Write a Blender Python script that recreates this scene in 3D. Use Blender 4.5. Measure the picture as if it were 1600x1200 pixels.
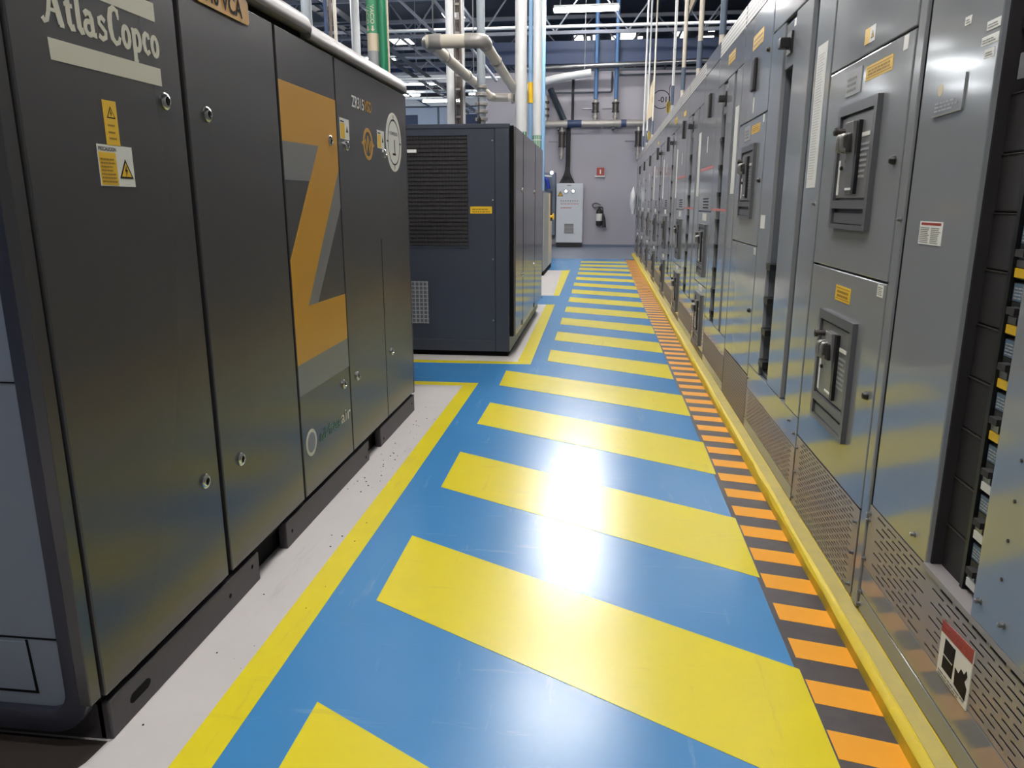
import bpy, bmesh, math, random
from mathutils import Vector, Matrix, Euler
random.seed(7)
for o in list(bpy.data.objects): bpy.data.objects.remove(o, do_unlink=True)
SC = bpy.context.scene
COL = SC.collection

# ------------------------------------------------------------------ camera
cam_d = bpy.data.cameras.new('camera')
cam = bpy.data.objects.new('camera', cam_d); COL.objects.link(cam)
cam_d.sensor_fit = 'HORIZONTAL'; cam_d.sensor_width = 36.0
cam_d.lens = 36.0 * 1163.0 / 1600.0
cam_d.clip_start = 0.02; cam_d.clip_end = 200
cam.location = (0, 0, 1.22)
cam.rotation_euler = (math.radians(90 - 13.63), 0, math.radians(6.81))
SC.camera = cam

# ------------------------------------------------------------------ world, exposure
W = bpy.data.worlds.new('hall_air'); SC.world = W; W.use_nodes = True
bg = W.node_tree.nodes['Background']
bg.inputs['Color'].default_value = (0.90, 0.93, 1.0, 1)
bg.inputs['Strength'].default_value = 0.10
vs = SC.view_settings
vs.view_transform = 'Standard'; vs.look = 'None'; vs.gamma = 1.0
vs.use_curve_mapping = False
vs.exposure = -0.30
TUBE_POWER = 190.0

# ------------------------------------------------------------------ materials
def lin(c):
    c /= 255.0
    return c / 12.92 if c <= 0.04045 else ((c + 0.055) / 1.055) ** 2.4
def rgb(r, g, b): return (lin(r), lin(g), lin(b), 1)
MATS = {}
def mat(name, col, rough=0.5, metal=0.0, spec=0.5, coat=0.0, coat_rough=0.1, noise=None, bump=None,
        rvar=None, emit=None, trans=0.0, alpha=1.0, scuff=None):
    m = bpy.data.materials.new(name); m.use_nodes = True
    nt = m.node_tree; b = nt.nodes['Principled BSDF']
    b.inputs['Base Color'].default_value = col
    b.inputs['Roughness'].default_value = rough
    b.inputs['Metallic'].default_value = metal
    b.inputs['Specular IOR Level'].default_value = spec
    b.inputs['Coat Weight'].default_value = coat
    b.inputs['Coat Roughness'].default_value = coat_rough
    b.inputs['Transmission Weight'].default_value = trans
    b.inputs['Alpha'].default_value = alpha
    tc = nt.nodes.new('ShaderNodeTexCoord')
    def ntex(scale, detail=4, rough_=0.6, stretch=None):
        n = nt.nodes.new('ShaderNodeTexNoise'); n.inputs['Scale'].default_value = scale
        n.inputs['Detail'].default_value = detail; n.inputs['Roughness'].default_value = rough_
        if stretch:
            mp = nt.nodes.new('ShaderNodeMapping'); mp.inputs['Scale'].default_value = stretch
            nt.links.new(tc.outputs['Object'], mp.inputs['Vector']); nt.links.new(mp.outputs[0], n.inputs['Vector'])
        else:
            nt.links.new(tc.outputs['Object'], n.inputs['Vector'])
        return n
    if noise:
        sc, amt, dark = noise[:3]
        n = ntex(sc, 5, 0.65, noise[3] if len(noise) > 3 else None)
        r = nt.nodes.new('ShaderNodeValToRGB')
        r.color_ramp.elements[0].position = 0.5 - 0.22; r.color_ramp.elements[1].position = 0.5 + 0.25
        nt.links.new(n.outputs['Fac'], r.inputs['Fac'])
        mx = nt.nodes.new('ShaderNodeMix'); mx.data_type = 'RGBA'
        mx.inputs[6].default_value = tuple(col[i] * dark for i in range(3)) + (1,) if not isinstance(dark, tuple) else dark
        mx.inputs[7].default_value = col
        k = nt.nodes.new('ShaderNodeMapRange'); k.inputs['To Min'].default_value = 1 - amt; k.inputs['To Max'].default_value = 1
        nt.links.new(r.outputs['Color'], k.inputs['Value']); nt.links.new(k.outputs[0], mx.inputs[0])
        nt.links.new(mx.outputs[2], b.inputs['Base Color'])
        if scuff:      # worn streaks rubbed into the paint
            for st, rot in (((7.0, 0.9, 1.0), 0.5), ((1.1, 8.0, 1.0), -0.35)):
                mp = nt.nodes.new('ShaderNodeMapping'); mp.inputs['Scale'].default_value = st; mp.inputs['Rotation'].default_value = (0, 0, rot)
                tw = nt.nodes.new('ShaderNodeNewGeometry')
                nt.links.new(tw.outputs['Position'], mp.inputs['Vector'])
                sn = nt.nodes.new('ShaderNodeTexNoise'); sn.inputs['Scale'].default_value = 1.6; sn.inputs['Detail'].default_value = 8; sn.inputs['Roughness'].default_value = 0.72
                nt.links.new(mp.outputs[0], sn.inputs['Vector'])
                kr = nt.nodes.new('ShaderNodeMapRange'); kr.inputs['From Min'].default_value = 0.60; kr.inputs['From Max'].default_value = 0.78
                kr.inputs['To Min'].default_value = 0.0; kr.inputs['To Max'].default_value = scuff[1]
                nt.links.new(sn.outputs['Fac'], kr.inputs['Value'])
                m2 = nt.nodes.new('ShaderNodeMix'); m2.data_type = 'RGBA'; m2.inputs[7].default_value = scuff[0]
                prev = b.inputs['Base Color'].links[0].from_socket
                nt.links.new(kr.outputs[0], m2.inputs[0]); nt.links.new(prev, m2.inputs[6]); nt.links.new(m2.outputs[2], b.inputs['Base Color'])
    if rvar:
        sc, lo, hi = rvar
        n = ntex(sc, 4)
        k = nt.nodes.new('ShaderNodeMapRange'); k.inputs['From Min'].default_value = 0.3; k.inputs['From Max'].default_value = 0.7
        k.inputs['To Min'].default_value = lo; k.inputs['To Max'].default_value = hi
        nt.links.new(n.outputs['Fac'], k.inputs['Value']); nt.links.new(k.outputs[0], b.inputs['Roughness'])
    if bump:
        sc, st = bump
        n = ntex(sc, 3)
        bp = nt.nodes.new('ShaderNodeBump'); bp.inputs['Strength'].default_value = st; bp.inputs['Distance'].default_value = 0.002
        nt.links.new(n.outputs['Fac'], bp.inputs['Height']); nt.links.new(bp.outputs[0], b.inputs['Normal'])
    if emit:
        b.inputs['Emission Color'].default_value = emit[0]; b.inputs['Emission Strength'].default_value = emit[1]
    MATS[name] = m
    return m
def perf_mat(name, col, hole, scale, thr, rough=0.45):
    """sheet metal punched with a fine grid of small round holes (too small to pick apart)"""
    m = mat(name, col, rough)
    nt = m.node_tree; b = nt.nodes['Principled BSDF']
    tc = nt.nodes.new('ShaderNodeTexCoord'); mp = nt.nodes.new('ShaderNodeMapping')
    mp.inputs['Scale'].default_value = (scale, scale, scale); nt.links.new(tc.outputs['Object'], mp.inputs['Vector'])
    v = nt.nodes.new('ShaderNodeTexVoronoi'); v.inputs['Scale'].default_value = 1.0; v.inputs['Randomness'].default_value = 0.0
    nt.links.new(mp.outputs[0], v.inputs['Vector'])
    lt = nt.nodes.new('ShaderNodeMath'); lt.operation = 'LESS_THAN'; lt.inputs[1].default_value = thr
    sp = nt.nodes.new('ShaderNodeSeparateXYZ'); sub = nt.nodes.new('ShaderNodeVectorMath'); sub.operation = 'SUBTRACT'
    nt.links.new(mp.outputs[0], sub.inputs[0]); nt.links.new(v.outputs['Position'], sub.inputs[1])
    nt.links.new(sub.outputs[0], sp.inputs[0])
    cb = nt.nodes.new('ShaderNodeCombineXYZ'); nt.links.new(sp.outputs['Y'], cb.inputs['Y']); nt.links.new(sp.outputs['Z'], cb.inputs['Z'])
    ln = nt.nodes.new('ShaderNodeVectorMath'); ln.operation = 'LENGTH'; nt.links.new(cb.outputs[0], ln.inputs[0])
    nt.links.new(ln.outputs['Value'], lt.inputs[0])
    mx = nt.nodes.new('ShaderNodeMix'); mx.data_type = 'RGBA'; mx.inputs[6].default_value = col; mx.inputs[7].default_value = hole
    nt.links.new(lt.outputs[0], mx.inputs[0]); nt.links.new(mx.outputs[2], b.inputs['Base Color'])
    return m

M = MATS
# floor paints
mat('blue_epoxy', rgb(60, 132, 190), 0.24, spec=0.7, noise=(2.2, 0.30, rgb(80, 146, 198)), bump=(90, 0.10), scuff=(rgb(150, 186, 210), 0.5))
mat('yellow_epoxy', rgb(232, 214, 36), 0.25, spec=0.7, noise=(3.5, 0.25, rgb(206, 190, 52)), bump=(90, 0.10), scuff=(rgb(176, 160, 70), 0.55))
mat('white_epoxy', rgb(206, 200, 198), 0.35, noise=(6, 0.35, 0.85), bump=(40, 0.12), scuff=(rgb(150, 142, 132), 0.4))
mat('orange_paint', rgb(244, 166, 36), 0.45, noise=(9, 0.3, 0.8))
mat('black_paint', rgb(52, 46, 50), 0.45, noise=(14, 0.5, rgb(92, 84, 84)))
mat('kerb_yellow', rgb(226, 198, 30), 0.55, noise=(16, 0.5, rgb(190, 168, 70)), bump=(35, 0.8))
mat('kerb_dusty', rgb(196, 178, 92), 0.7, noise=(14, 0.6, rgb(166, 152, 108)), bump=(30, 0.9))
mat('grey_concrete', rgb(128, 136, 150), 0.35, noise=(1.5, 0.4, 0.85))
mat('patch_brown', rgb(58, 50, 46), 0.6, noise=(7, 0.5, 0.7))
mat('dirt', rgb(34, 30, 28), 0.9)
# machine paints
mat('compressor_grey', rgb(60, 58, 59), 0.27, spec=0.85, noise=(0.8, 0.10, 0.92))
mat('frame_navy', rgb(40, 42, 54), 0.4)
mat('end_panel_grey', rgb(112, 120, 134), 0.45, noise=(2, 0.3, 0.9))
mat('cooler_blue', rgb(52, 57, 69), 0.42, noise=(2, 0.2, 0.9))
mat('side_panel_grey', rgb(104, 98, 98), 0.15, spec=0.8, noise=(0.8, 0.1, 0.92))
mat('lid_silver', rgb(138, 132, 132), 0.4, spec=0.5, noise=(3, 0.2, 0.9))
mat('skid_steel', rgb(66, 62, 66), 0.5, noise=(12, 0.5, 0.7), bump=(60, 0.2))
mat('seam_black', rgb(9, 9, 10), 0.8, spec=0.15)
mat('chrome', rgb(205, 205, 205), 0.18, metal=1.0)
mat('steel', rgb(150, 150, 152), 0.35, metal=0.9, noise=(20, 0.4, 0.7))
mat('dark_steel', rgb(82, 78, 76), 0.45, metal=0.6, noise=(25, 0.4, 0.6))
mat('logo_cream', rgb(206, 202, 184), 0.5)
mat('art_yellow', rgb(200, 146, 36), 0.28)
mat('art_grey', rgb(120, 120, 122), 0.3)
mat('art_green', rgb(54, 112, 84), 0.35)
mat('label_yellow', rgb(232, 186, 40), 0.4)
mat('label_white', rgb(226, 224, 218), 0.45)
mat('label_grey', rgb(160, 160, 162), 0.4)
mat('print_black', rgb(24, 22, 22), 0.7, spec=0.15)
mat('print_grey', rgb(120, 118, 112), 0.5)
mat('print_ochre', rgb(150, 112, 20), 0.5)
mat('label_red', rgb(150, 46, 36), 0.45)
mat('pink_tape', rgb(196, 120, 116), 0.5)
mat('ink_blue', rgb(82, 104, 124), 0.5)
# switchgear
mat('switchgear_grey', rgb(134, 136, 139), 0.11, spec=1.0, noise=(0.6, 0.10, 0.95))
mat('switchgear_dark', rgb(96, 100, 108), 0.35)
mat('recess_grey', rgb(96, 98, 103), 0.5)
mat('vent_backing', rgb(26, 22, 21), 0.9, spec=0.1)
mat('bezel_grey', rgb(86, 86, 90), 0.36)
mat('plate_grey', rgb(112, 110, 110), 0.3, noise=(30, 0.4, 0.8))
mat('blank_black', rgb(40, 37, 39), 0.6, spec=0.3, noise=(8, 0.3, 0.8))
mat('breaker_grey', rgb(98, 104, 110), 0.45)
mat('plastic_black', rgb(18, 18, 20), 0.4)
mat('lever_metal', rgb(150, 148, 144), 0.32, metal=0.5)
mat('vent_sheet', rgb(142, 135, 131), 0.34, spec=0.6, noise=(3, 0.2, 0.9))
perf_mat('perforated_sheet', rgb(190, 186, 182), rgb(50, 45, 42), 40.0, 0.34)
perf_mat('perforated_vent', rgb(146, 134, 128), rgb(50, 44, 42), 60.0, 0.36)
# hall
mat('wall_paint', rgb(168, 164, 172), 0.7, noise=(0.7, 0.25, 0.93))
mat('far_wall_paint', rgb(196, 206, 224), 0.7, noise=(0.4, 0.3, 0.85))
mat('dark_wall_paint', rgb(58, 60, 72), 0.8)
mat('ceiling_dark', rgb(52, 56, 68), 0.8, noise=(0.4, 0.5, 0.6))
mat('truss_grey', rgb(120, 124, 136), 0.5)
mat('truss_dark', rgb(54, 62, 72), 0.5)
mat('pipe_white', rgb(230, 230, 230), 0.35)
mat('pipe_cream', rgb(216, 206, 190), 0.35, noise=(5, 0.35, 0.85))
mat('pipe_steel', rgb(176, 170, 164), 0.38, metal=0.35, noise=(14, 0.45, 0.72))
mat('pipe_blue', rgb(128, 168, 206), 0.4)
mat('pipe_deep_blue', rgb(80, 116, 160), 0.45)
mat('pipe_green', rgb(34, 128, 90), 0.4)
mat('label_green', rgb(70, 150, 110), 0.45)
mat('column_grey', rgb(150, 158, 164), 0.5)
mat('cable_black', rgb(30, 28, 32), 0.6)
mat('tray_brown', rgb(110, 98, 92), 0.5, metal=0.3)
mat('beam_blue', rgb(48, 64, 98), 0.5)
mat('panel_light', rgb(202, 206, 212), 0.45)
mat('panel_slate', rgb(96, 108, 126), 0.5)
mat('valve_blue', rgb(34, 62, 170), 0.4)
mat('bag_white', rgb(222, 222, 226), 0.4, trans=0.15)
mat('paper_cream', rgb(220, 204, 176), 0.7)
mat('brass', rgb(214, 190, 110), 0.35, metal=0.7)
mat('tube_glow', rgb(255, 255, 255), 0.5, emit=((1.0, 0.985, 0.96, 1), TUBE_POWER))
mat('window_glow', rgb(255, 255, 255), 0.5, emit=((1.0, 0.98, 0.93, 1), 5.0))
mat('far_glow', rgb(255, 255, 255), 0.5, emit=((0.93, 0.97, 1.0, 1), 60.0))
mat('lamp_glow', rgb(255, 255, 255), 0.5, emit=((0.95, 0.98, 1.0, 1), 3.0))

# ------------------------------------------------------------------ mesh helpers
class MB:
    def __init__(s): s.v = []; s.f = []
    def add(s, vs, fs):
        k = len(s.v); s.v += [tuple(p) for p in vs]; s.f += [tuple(i + k for i in f) for f in fs]; return s
    def box(s, x0, x1, y0, y1, z0, z1):
        x0, x1 = min(x0, x1), max(x0, x1); y0, y1 = min(y0, y1), max(y0, y1); z0, z1 = min(z0, z1), max(z0, z1)
        return s.add([(x0,y0,z0),(x1,y0,z0),(x1,y1,z0),(x0,y1,z0),(x0,y0,z1),(x1,y0,z1),(x1,y1,z1),(x0,y1,z1)],
                     [(0,3,2,1),(4,5,6,7),(0,1,5,4),(1,2,6,5),(2,3,7,6),(3,0,4,7)])
    def rings(s, rings, caps=True, closed=False):
        n = len(rings[0]); vs = [p for r in rings for p in r]; fs = []
        m = len(rings)
        for i in range(m if closed else m - 1):
            a = i * n; b = ((i + 1) % m) * n
            for j in range(n): fs.append((a + j, a + (j+1) % n, b + (j+1) % n, b + j))
        if caps and not closed:
            fs.append(tuple(range(n))[::-1]); fs.append(tuple((m-1)*n + j for j in range(n)))
        return s.add(vs, fs)
    def tube(s, pts, r, n=10, caps=True):
        pts = [Vector(p) for p in pts]; rings = []
        rr = r if isinstance(r, (list, tuple)) else [r] * len(pts)
        T = []
        for i in range(len(pts)):
            a = pts[max(i-1, 0)]; b = pts[min(i+1, len(pts)-1)]
            if 0 < i < len(pts)-1: t = (pts[i]-a).normalized() + (b-pts[i]).normalized()
            else: t = b - a
            T.append(t.normalized())
        up = Vector((0,0,1)) if abs(T[0].z) < 0.9 else Vector((1,0,0))
        nrm = (up - T[0]*up.dot(T[0])).normalized()
        for i, p in enumerate(pts):
            nrm = (nrm - T[i]*nrm.dot(T[i])).normalized(); bn = T[i].cross(nrm)
            rings.append([p + (nrm*math.cos(2*math.pi*k/n) + bn*math.sin(2*math.pi*k/n))*rr[i] for k in range(n)])
        return s.rings(rings, caps)
    def lathe(s, base, axis, prof, n=16):
        """prof: list of (distance along axis, radius)"""
        a = Vector(axis).normalized(); base = Vector(base)
        return s.tube([base + a*d for d, r in prof], [r for d, r in prof], n) if False else s._lathe(base, a, prof, n)
    def _lathe(s, base, a, prof, n):
        up = Vector((0,0,1)) if abs(a.z) < 0.9 else Vector((1,0,0))
        u = (up - a*up.dot(a)).normalized(); w = a.cross(u)
        return s.rings([[base + a*d + (u*math.cos(2*math.pi*k/n) + w*math.sin(2*math.pi*k/n))*max(r, 1e-5) for k in range(n)] for d, r in prof])
    def prism(s, poly, mp, t0, t1):
        """poly: list of (a,b); mp(a,b,t)->xyz"""
        n = len(poly)
        vs = [mp(a, b, t0) for a, b in poly] + [mp(a, b, t1) for a, b in poly]
        fs = [tuple(range(n))[::-1], tuple(range(n, 2*n))] + [(i, (i+1) % n, n + (i+1) % n, n + i) for i in range(n)]
        return s.add(vs, fs)
    def mesh(s, name, material, bevel=0.0, seg=2, smooth=None):
        me = bpy.data.meshes.new(name); me.from_pydata(s.v, [], s.f); me.validate()
        bm = bmesh.new(); bm.from_mesh(me)
        bmesh.ops.recalc_face_normals(bm, faces=bm.faces)
        if bevel:
            ed = [e for e in bm.edges if len(e.link_faces) == 2 and e.calc_face_angle(0) > 0.5]
            bmesh.ops.bevel(bm, geom=ed, offset=bevel, segments=seg, affect='EDGES', profile=0.5, clamp_overlap=True)
        bm.to_mesh(me); bm.free()
        if material: me.materials.append(M[material])
        if smooth is not None:
            for p in me.polygons: p.use_smooth = True
            try: me.set_sharp_from_angle(angle=math.radians(smooth))
            except Exception: pass
        return me
def arc_path(pts, r, n=5):
    """round the corners of a polyline"""
    pts = [Vector(p) for p in pts]; out = [pts[0]]
    for i in range(1, len(pts)-1):
        p = pts[i]; a = (pts[i-1]-p); b = (pts[i+1]-p); k = min(r, a.length*0.48, b.length*0.48)
        A = p + a.normalized()*k; B = p + b.normalized()*k
        for j in range(n+1):
            t = j/n; out.append(A*(1-t)**2 + p*2*t*(1-t) + B*t*t)
    out.append(pts[-1]); return out
def wloc(o):
    v = Vector((0,0,0))
    while o is not None: v += o.location; o = o.parent
    return v
def link(name, me, parent=None, loc=(0,0,0)):
    o = bpy.data.objects.new(name, me); COL.objects.link(o); o.parent = parent; o.location = loc
    return o
def tag(o, label, cat, group=None, kind=None):
    if label: o['label'] = label
    if cat: o['category'] = cat
    if group: o['group'] = group
    if kind: o['kind'] = kind
    return o
def thing(name, label, cat, loc=(0,0,0), group=None):
    o = bpy.data.objects.new(name, None); COL.objects.link(o); o.location = loc; o.empty_display_size = 0.1
    return tag(o, label, cat, group)
def part(name, mb, material, parent, bevel=0.0, smooth=None, label=None, seg=2):
    """mb in WORLD coordinates; becomes a child of parent"""
    w = wloc(parent)
    mb.v = [(x-w.x, y-w.y, z-w.z) for x, y, z in mb.v]
    o = link(name, mb.mesh(name, material, bevel, seg, smooth), parent)
    if label: o['label'] = label
    return o
def solo(name, mb, material, label, cat, base, group=None, bevel=0.0, smooth=None):
    """a thing that is one mesh, world coordinates, origin at base"""
    mb.v = [(x-base[0], y-base[1], z-base[2]) for x, y, z in mb.v]
    return tag(link(name, mb.mesh(name, material, bevel, 2, smooth), None, base), label, cat, group)
def struct(name, mb, material, label=None, bevel=0.0, smooth=None):
    o = link(name, mb.mesh(name, material, bevel, 2, smooth))
    return tag(o, label, None, None, 'structure')
def inst(name, me, parent, wpos, rot=None):
    w = wloc(parent); o = link(name, me, parent, Vector(wpos) - w)
    if rot: o.rotation_euler = rot
    return o
def box(*a): return MB().box(*a)
# planes:  map (a = to the reader's right, b = up, t = towards the reader)
def face_px(x):  return lambda a, b, t: (x + t, a, b)          # faces +x : right is +y
def face_nx(x):  return lambda a, b, t: (x - t, -a, b)         # faces -x : right is -y  (a = -y)
def face_ny(y):  return lambda a, b, t: (a, y - t, b)          # faces -y : right is +x
def rect(a0, b0, a1, b1): return [(a0,b0),(a1,b0),(a1,b1),(a0,b1)]
def disc(a, b, r, n=32): return [(a + r*math.cos(2*math.pi*i/n), b + r*math.sin(2*math.pi*i/n)) for i in range(n)]
def ring_mb(mp, a, b, r0, r1, t0, t1, n=40):
    mb = MB(); rs = []
    for i in range(n):
        c, s = math.cos(2*math.pi*i/n), math.sin(2*math.pi*i/n)
        rs.append([mp(a+r0*c, b+r0*s, t0), mp(a+r1*c, b+r1*s, t0), mp(a+r1*c, b+r1*s, t1), mp(a+r0*c, b+r0*s, t1)])
    return mb.rings(rs, False, True)
def stroke(mb, pts, w, mp, t0, t1):
    """flat ribbon of width w (number or list) along 2-D points, round ends"""
    ws = w if isinstance(w, (list, tuple)) else [w]*len(pts)
    L, Rr = [], []
    for i, (x, y) in enumerate(pts):
        a = pts[max(i-1,0)]; b = pts[min(i+1, len(pts)-1)]
        dx, dy = b[0]-a[0], b[1]-a[1]; l = math.hypot(dx, dy) or 1
        nx, ny = -dy/l, dx/l; h = ws[i]/2
        L.append((x+nx*h, y+ny*h)); Rr.append((x-nx*h, y-ny*h))
    for i in range(len(pts)-1):
        mb.prism([Rr[i], Rr[i+1], L[i+1], L[i]], mp, t0, t1)
    return mb
_font_cache = {}
def text_mb(s, size, mp, a, b, t=0.0012, bold=0.0, align='LEFT', sx=1.0, shear=0.0, width=None):
    key = (s, bold)
    if key not in _font_cache:
        cu = bpy.data.curves.new('lettering', 'FONT'); cu.body = s; cu.size = 1.0; cu.offset = bold
        cu.resolution_u = 3; cu.fill_mode = 'FRONT'
        ob = bpy.data.objects.new('lettering', cu); COL.objects.link(ob)
        bpy.context.view_layer.update()
        me = bpy.data.meshes.new_from_object(ob)
        _font_cache[key] = ([tuple(v.co) for v in me.vertices], [tuple(p.vertices) for p in me.polygons])
        bpy.data.objects.remove(ob); bpy.data.meshes.remove(me)
    vs, fs = _font_cache[key]
    xs = [v[0] for v in vs] or [0]
    if width: sx = width/(max(xs)*size)
    wd = max(xs) * size * sx
    off = -wd/2 if align == 'CENTER' else 0
    mb = MB(); mb.add([mp(a + off + (v[0] + shear*v[1])*size*sx, b + v[1]*size, t) for v in vs], fs)
    return mb
def text_part(s, size, mp, a, b, material, parent, **k):
    return part('lettering', text_mb(s, size, mp, a, b, **k), material, parent)
def decal(name, poly, mp, material, parent, t0=0.0, t1=0.0010):
    return part(name, MB().prism(poly, mp, t0, t1), material, parent)
def warn_triangle(mp, a, b, s, parent, t=0.0012, fill='label_yellow'):
    h = s*0.87
    part('warning_triangle', MB().prism([(a-s/2,b),(a+s/2,b),(a,b+h)], mp, 0.0, t), 'print_black', parent)
    part('warning_field', MB().prism([(a-s*.36,b+s*.08),(a+s*.36,b+s*.08),(a,b+h-s*.17)], mp, 0.0, t+0.0004), fill, parent)
    part('lightning_bolt', MB().prism([(a+s*.02,b+h*.72),(a-s*.1,b+h*.36),(a-s*.01,b+h*.38),(a-s*.03,b+h*.12),(a+s*.1,b+h*.46),(a+s*.01,b+h*.45)], mp, 0.0, t+0.0008), 'print_black', parent)
def fake_lines(mp, a0, a1, b0, b1, n, material, parent, t=0.0014, ragged=True, hgt=0.45):
    """rows of print too small to read: one joined part"""
    mb = MB(); st = (b1-b0)/n
    for i in range(n):
        a = a0
        lim = a1 - (random.uniform(0, 0.3)*(a1-a0) if ragged else 0)
        while a < lim:
            w = random.uniform(0.08, 0.22)*(a1-a0); e = min(a+w, lim)
            mb.prism(rect(a, b0+i*st, e, b0+(i+hgt)*st), mp, t-0.0004, t); a = e + 0.03*(a1-a0)
    return part('print', mb, material, parent)

# ================================================================== SETTING
# ------------------------------------------------------------------ floor
floor = struct('floor', box(-30, 6, -3, 34, -0.12, 0.0), 'blue_epoxy', 'blue epoxy factory floor with painted walkway')
def flat(name, pts, material, z0=0.0, z1=0.001):
    mb = MB(); n = len(pts)
    cx = sum(p[0] for p in pts)/n; cy = sum(p[1] for p in pts)/n
    mb.prism([(x-cx, y-cy) for x, y in pts], lambda a, b, t: (a, b, t), 0, z1-z0)
    return link(name, mb.mesh(name, material), floor, (cx, cy, z0))
# white bays under the machines with yellow outlines
flat('white_bay', [(-4.0,-3),(-0.925,-3),(-0.925,4.92),(-4.0,4.92)], 'white_epoxy')
flat('bay_line', [(-0.925,-3),(-0.828,-3),(-0.832,4.995),(-0.928,4.90)], 'yellow_epoxy', 0, 0.0012)
flat('bay_line', [(-4.0,4.90),(-0.928,4.90),(-0.832,4.995),(-4.0,5.02)], 'yellow_epoxy', 0, 0.0012)
flat('white_bay', [(-4.0,5.70),(-0.60,5.72),(-0.62,9.20),(-4.0,9.20)], 'white_epoxy')
flat('bay_line', [(-4.0,5.55),(-0.53,5.66),(-0.64,5.74),(-4.0,5.70)], 'yellow_epoxy', 0, 0.0012)
flat('bay_line', [(-0.64,5.74),(-0.53,5.66),(-0.563,9.21),(-0.672,9.20)], 'yellow_epoxy', 0, 0.0012)
flat('white_bay', [(-4.0,10.1),(-0.60,10.125),(-0.66,14.10),(-4.0,13.9)], 'white_epoxy')
flat('bay_line', [(-0.64,10.12),(-0.561,10.13),(-0.59,14.18),(-0.735,14.05)], 'yellow_epoxy', 0, 0.0012)
flat('grey_floor', [(-6,17.2),(0.9,17.2),(0.9,21.95),(-6,21.95)], 'grey_concrete')
flat('dark_patch', [(-2.4,1.05),(-1.22,1.12),(-1.15,1.21),(-1.118,1.30),(-1.113,1.368),(-2.4,1.368)], 'patch_brown', 0, 0.0014)  # flat brown-black patch in front of the compressor's end frame
# yellow stripes across the walkway (left-far, left-near, right-near, right-far)
ST = [((-0.68,1.563),(-0.683,1.075),(0.558,0.37),(0.558,0.86)),
      ((-0.683,2.536),(-0.678,2.061),(0.558,1.362),(0.559,1.847)),
      ((-0.684,3.52),(-0.679,3.036),(0.556,2.355),(0.557,2.844)),
      ((-0.675,4.487),(-0.68,4.019),(0.553,3.339),(0.555,3.819)),
      ((-0.690,5.416),(-0.680,4.949),(0.546,4.317),(0.545,4.81)),
      ((-0.415,6.271),(-0.408,5.804),(0.534,5.267),(0.532,5.767)),
      ((-0.413,7.217),(-0.410,6.736),(0.532,6.242),(0.531,6.719)),
      ((-0.416,8.133),(-0.411,7.675),(0.529,7.182),(0.528,7.662)),
      ((-0.412,9.050),(-0.411,8.590),(0.524,8.151),(0.521,8.632)),
      ((-0.413,10.00),(-0.411,9.510),(0.519,9.068),(0.520,9.550)),
      ((-0.418,10.94),(-0.410,10.44),(0.518,10.028),(0.516,10.493)),
      ((-0.424,11.90),(-0.419,11.42),(0.522,10.972),(0.520,11.456)),
      ((-0.422,12.86),(-0.418,12.34),(0.528,12.006),(0.526,12.479)),
      ((-0.422,13.83),(-0.421,13.29),(0.527,13.036),(0.524,13.518)),
      ((-0.430,14.74),(-0.427,14.20),(0.527,13.984),(0.522,14.453)),
      ((-0.436,15.58),(-0.434,15.09),(0.527,14.894),(0.526,15.420)),
      ((-0.446,16.42),(-0.446,16.00),(0.528,15.860),(0.520,16.390))]
for s in ST: flat('yellow_stripe', s, 'yellow_epoxy', 0.0, 0.0012)
# black and orange hazard strip along the kerb
flat('hazard_strip', [(0.562,-2.5),(0.722,-2.5),(0.722,17.0),(0.522,17.0),(0.535,6)], 'black_paint', 0.0, 0.0008)
for k in range(-6, 79):
    y = 1.511 + 0.195*k
    xl = 0.563 if y < 3.5 else 0.563 - 0.043*min(1, (y-3.5)/6.0)
    flat('orange_bar', [(xl, y), (0.716, y-0.034), (0.716, y+0.064), (xl, y+0.097)], 'orange_paint', 0.0, 0.0016)
# kerb the switchgear stands on
kb = MB(); rr = random.Random(3); rings = []
for i in range(120):
    y = -1.5 + i*(18.6+1.5)/119
    j = lambda s: rr.uniform(-s, s)
    rings.append([(0.716+j(.002), y, 0.0), (0.716+j(.003), y, 0.036+j(.003)), (0.722+j(.004), y, 0.046+j(.002)), (0.732+j(.003), y, 0.050+j(.001)), (1.9, y, 0.050), (1.9, y, 0.0)])
kb.rings(rings)
kerb = struct('trim_1', kb, 'kerb_yellow', 'worn yellow concrete kerb running under the switchgear row', smooth=25)
kt = MB(); rings = []
for i in range(60):
    y = -1.5 + i*(18.6+1.5)/59
    rings.append([(0.734+rr.uniform(-.004,.006), y, 0.0500), (0.736+rr.uniform(-.004,.004), y, 0.0516), (0.779, y, 0.0516), (0.779, y, 0.0500)])
part('kerb_top', kt.rings(rings), 'kerb_dusty', kerb)
# grit and specks lying on the white strip beside the skid: nobody could count them
db = MB()
for i in range(75):
    if i < 45: x = rr.gauss(-1.0, 0.035); y = rr.uniform(2.9, 4.1)
    else: x = rr.uniform(-1.08, -0.84); y = rr.uniform(1.4, 4.6)
    s = rr.choice([.0012, .0015, .002, .003, .004]); x = min(x, -0.84); x = max(x, -1.08)
    db.lathe((x, y, 0.0013), (0,0,1), [(0, s), (s*0.5, s*0.8), (s*0.7, 0)], 5)
tag(link('grit', db.mesh('grit', 'dirt')), 'dark grit scattered on the white strip beside the skid', 'grit', None, 'stuff')

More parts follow.
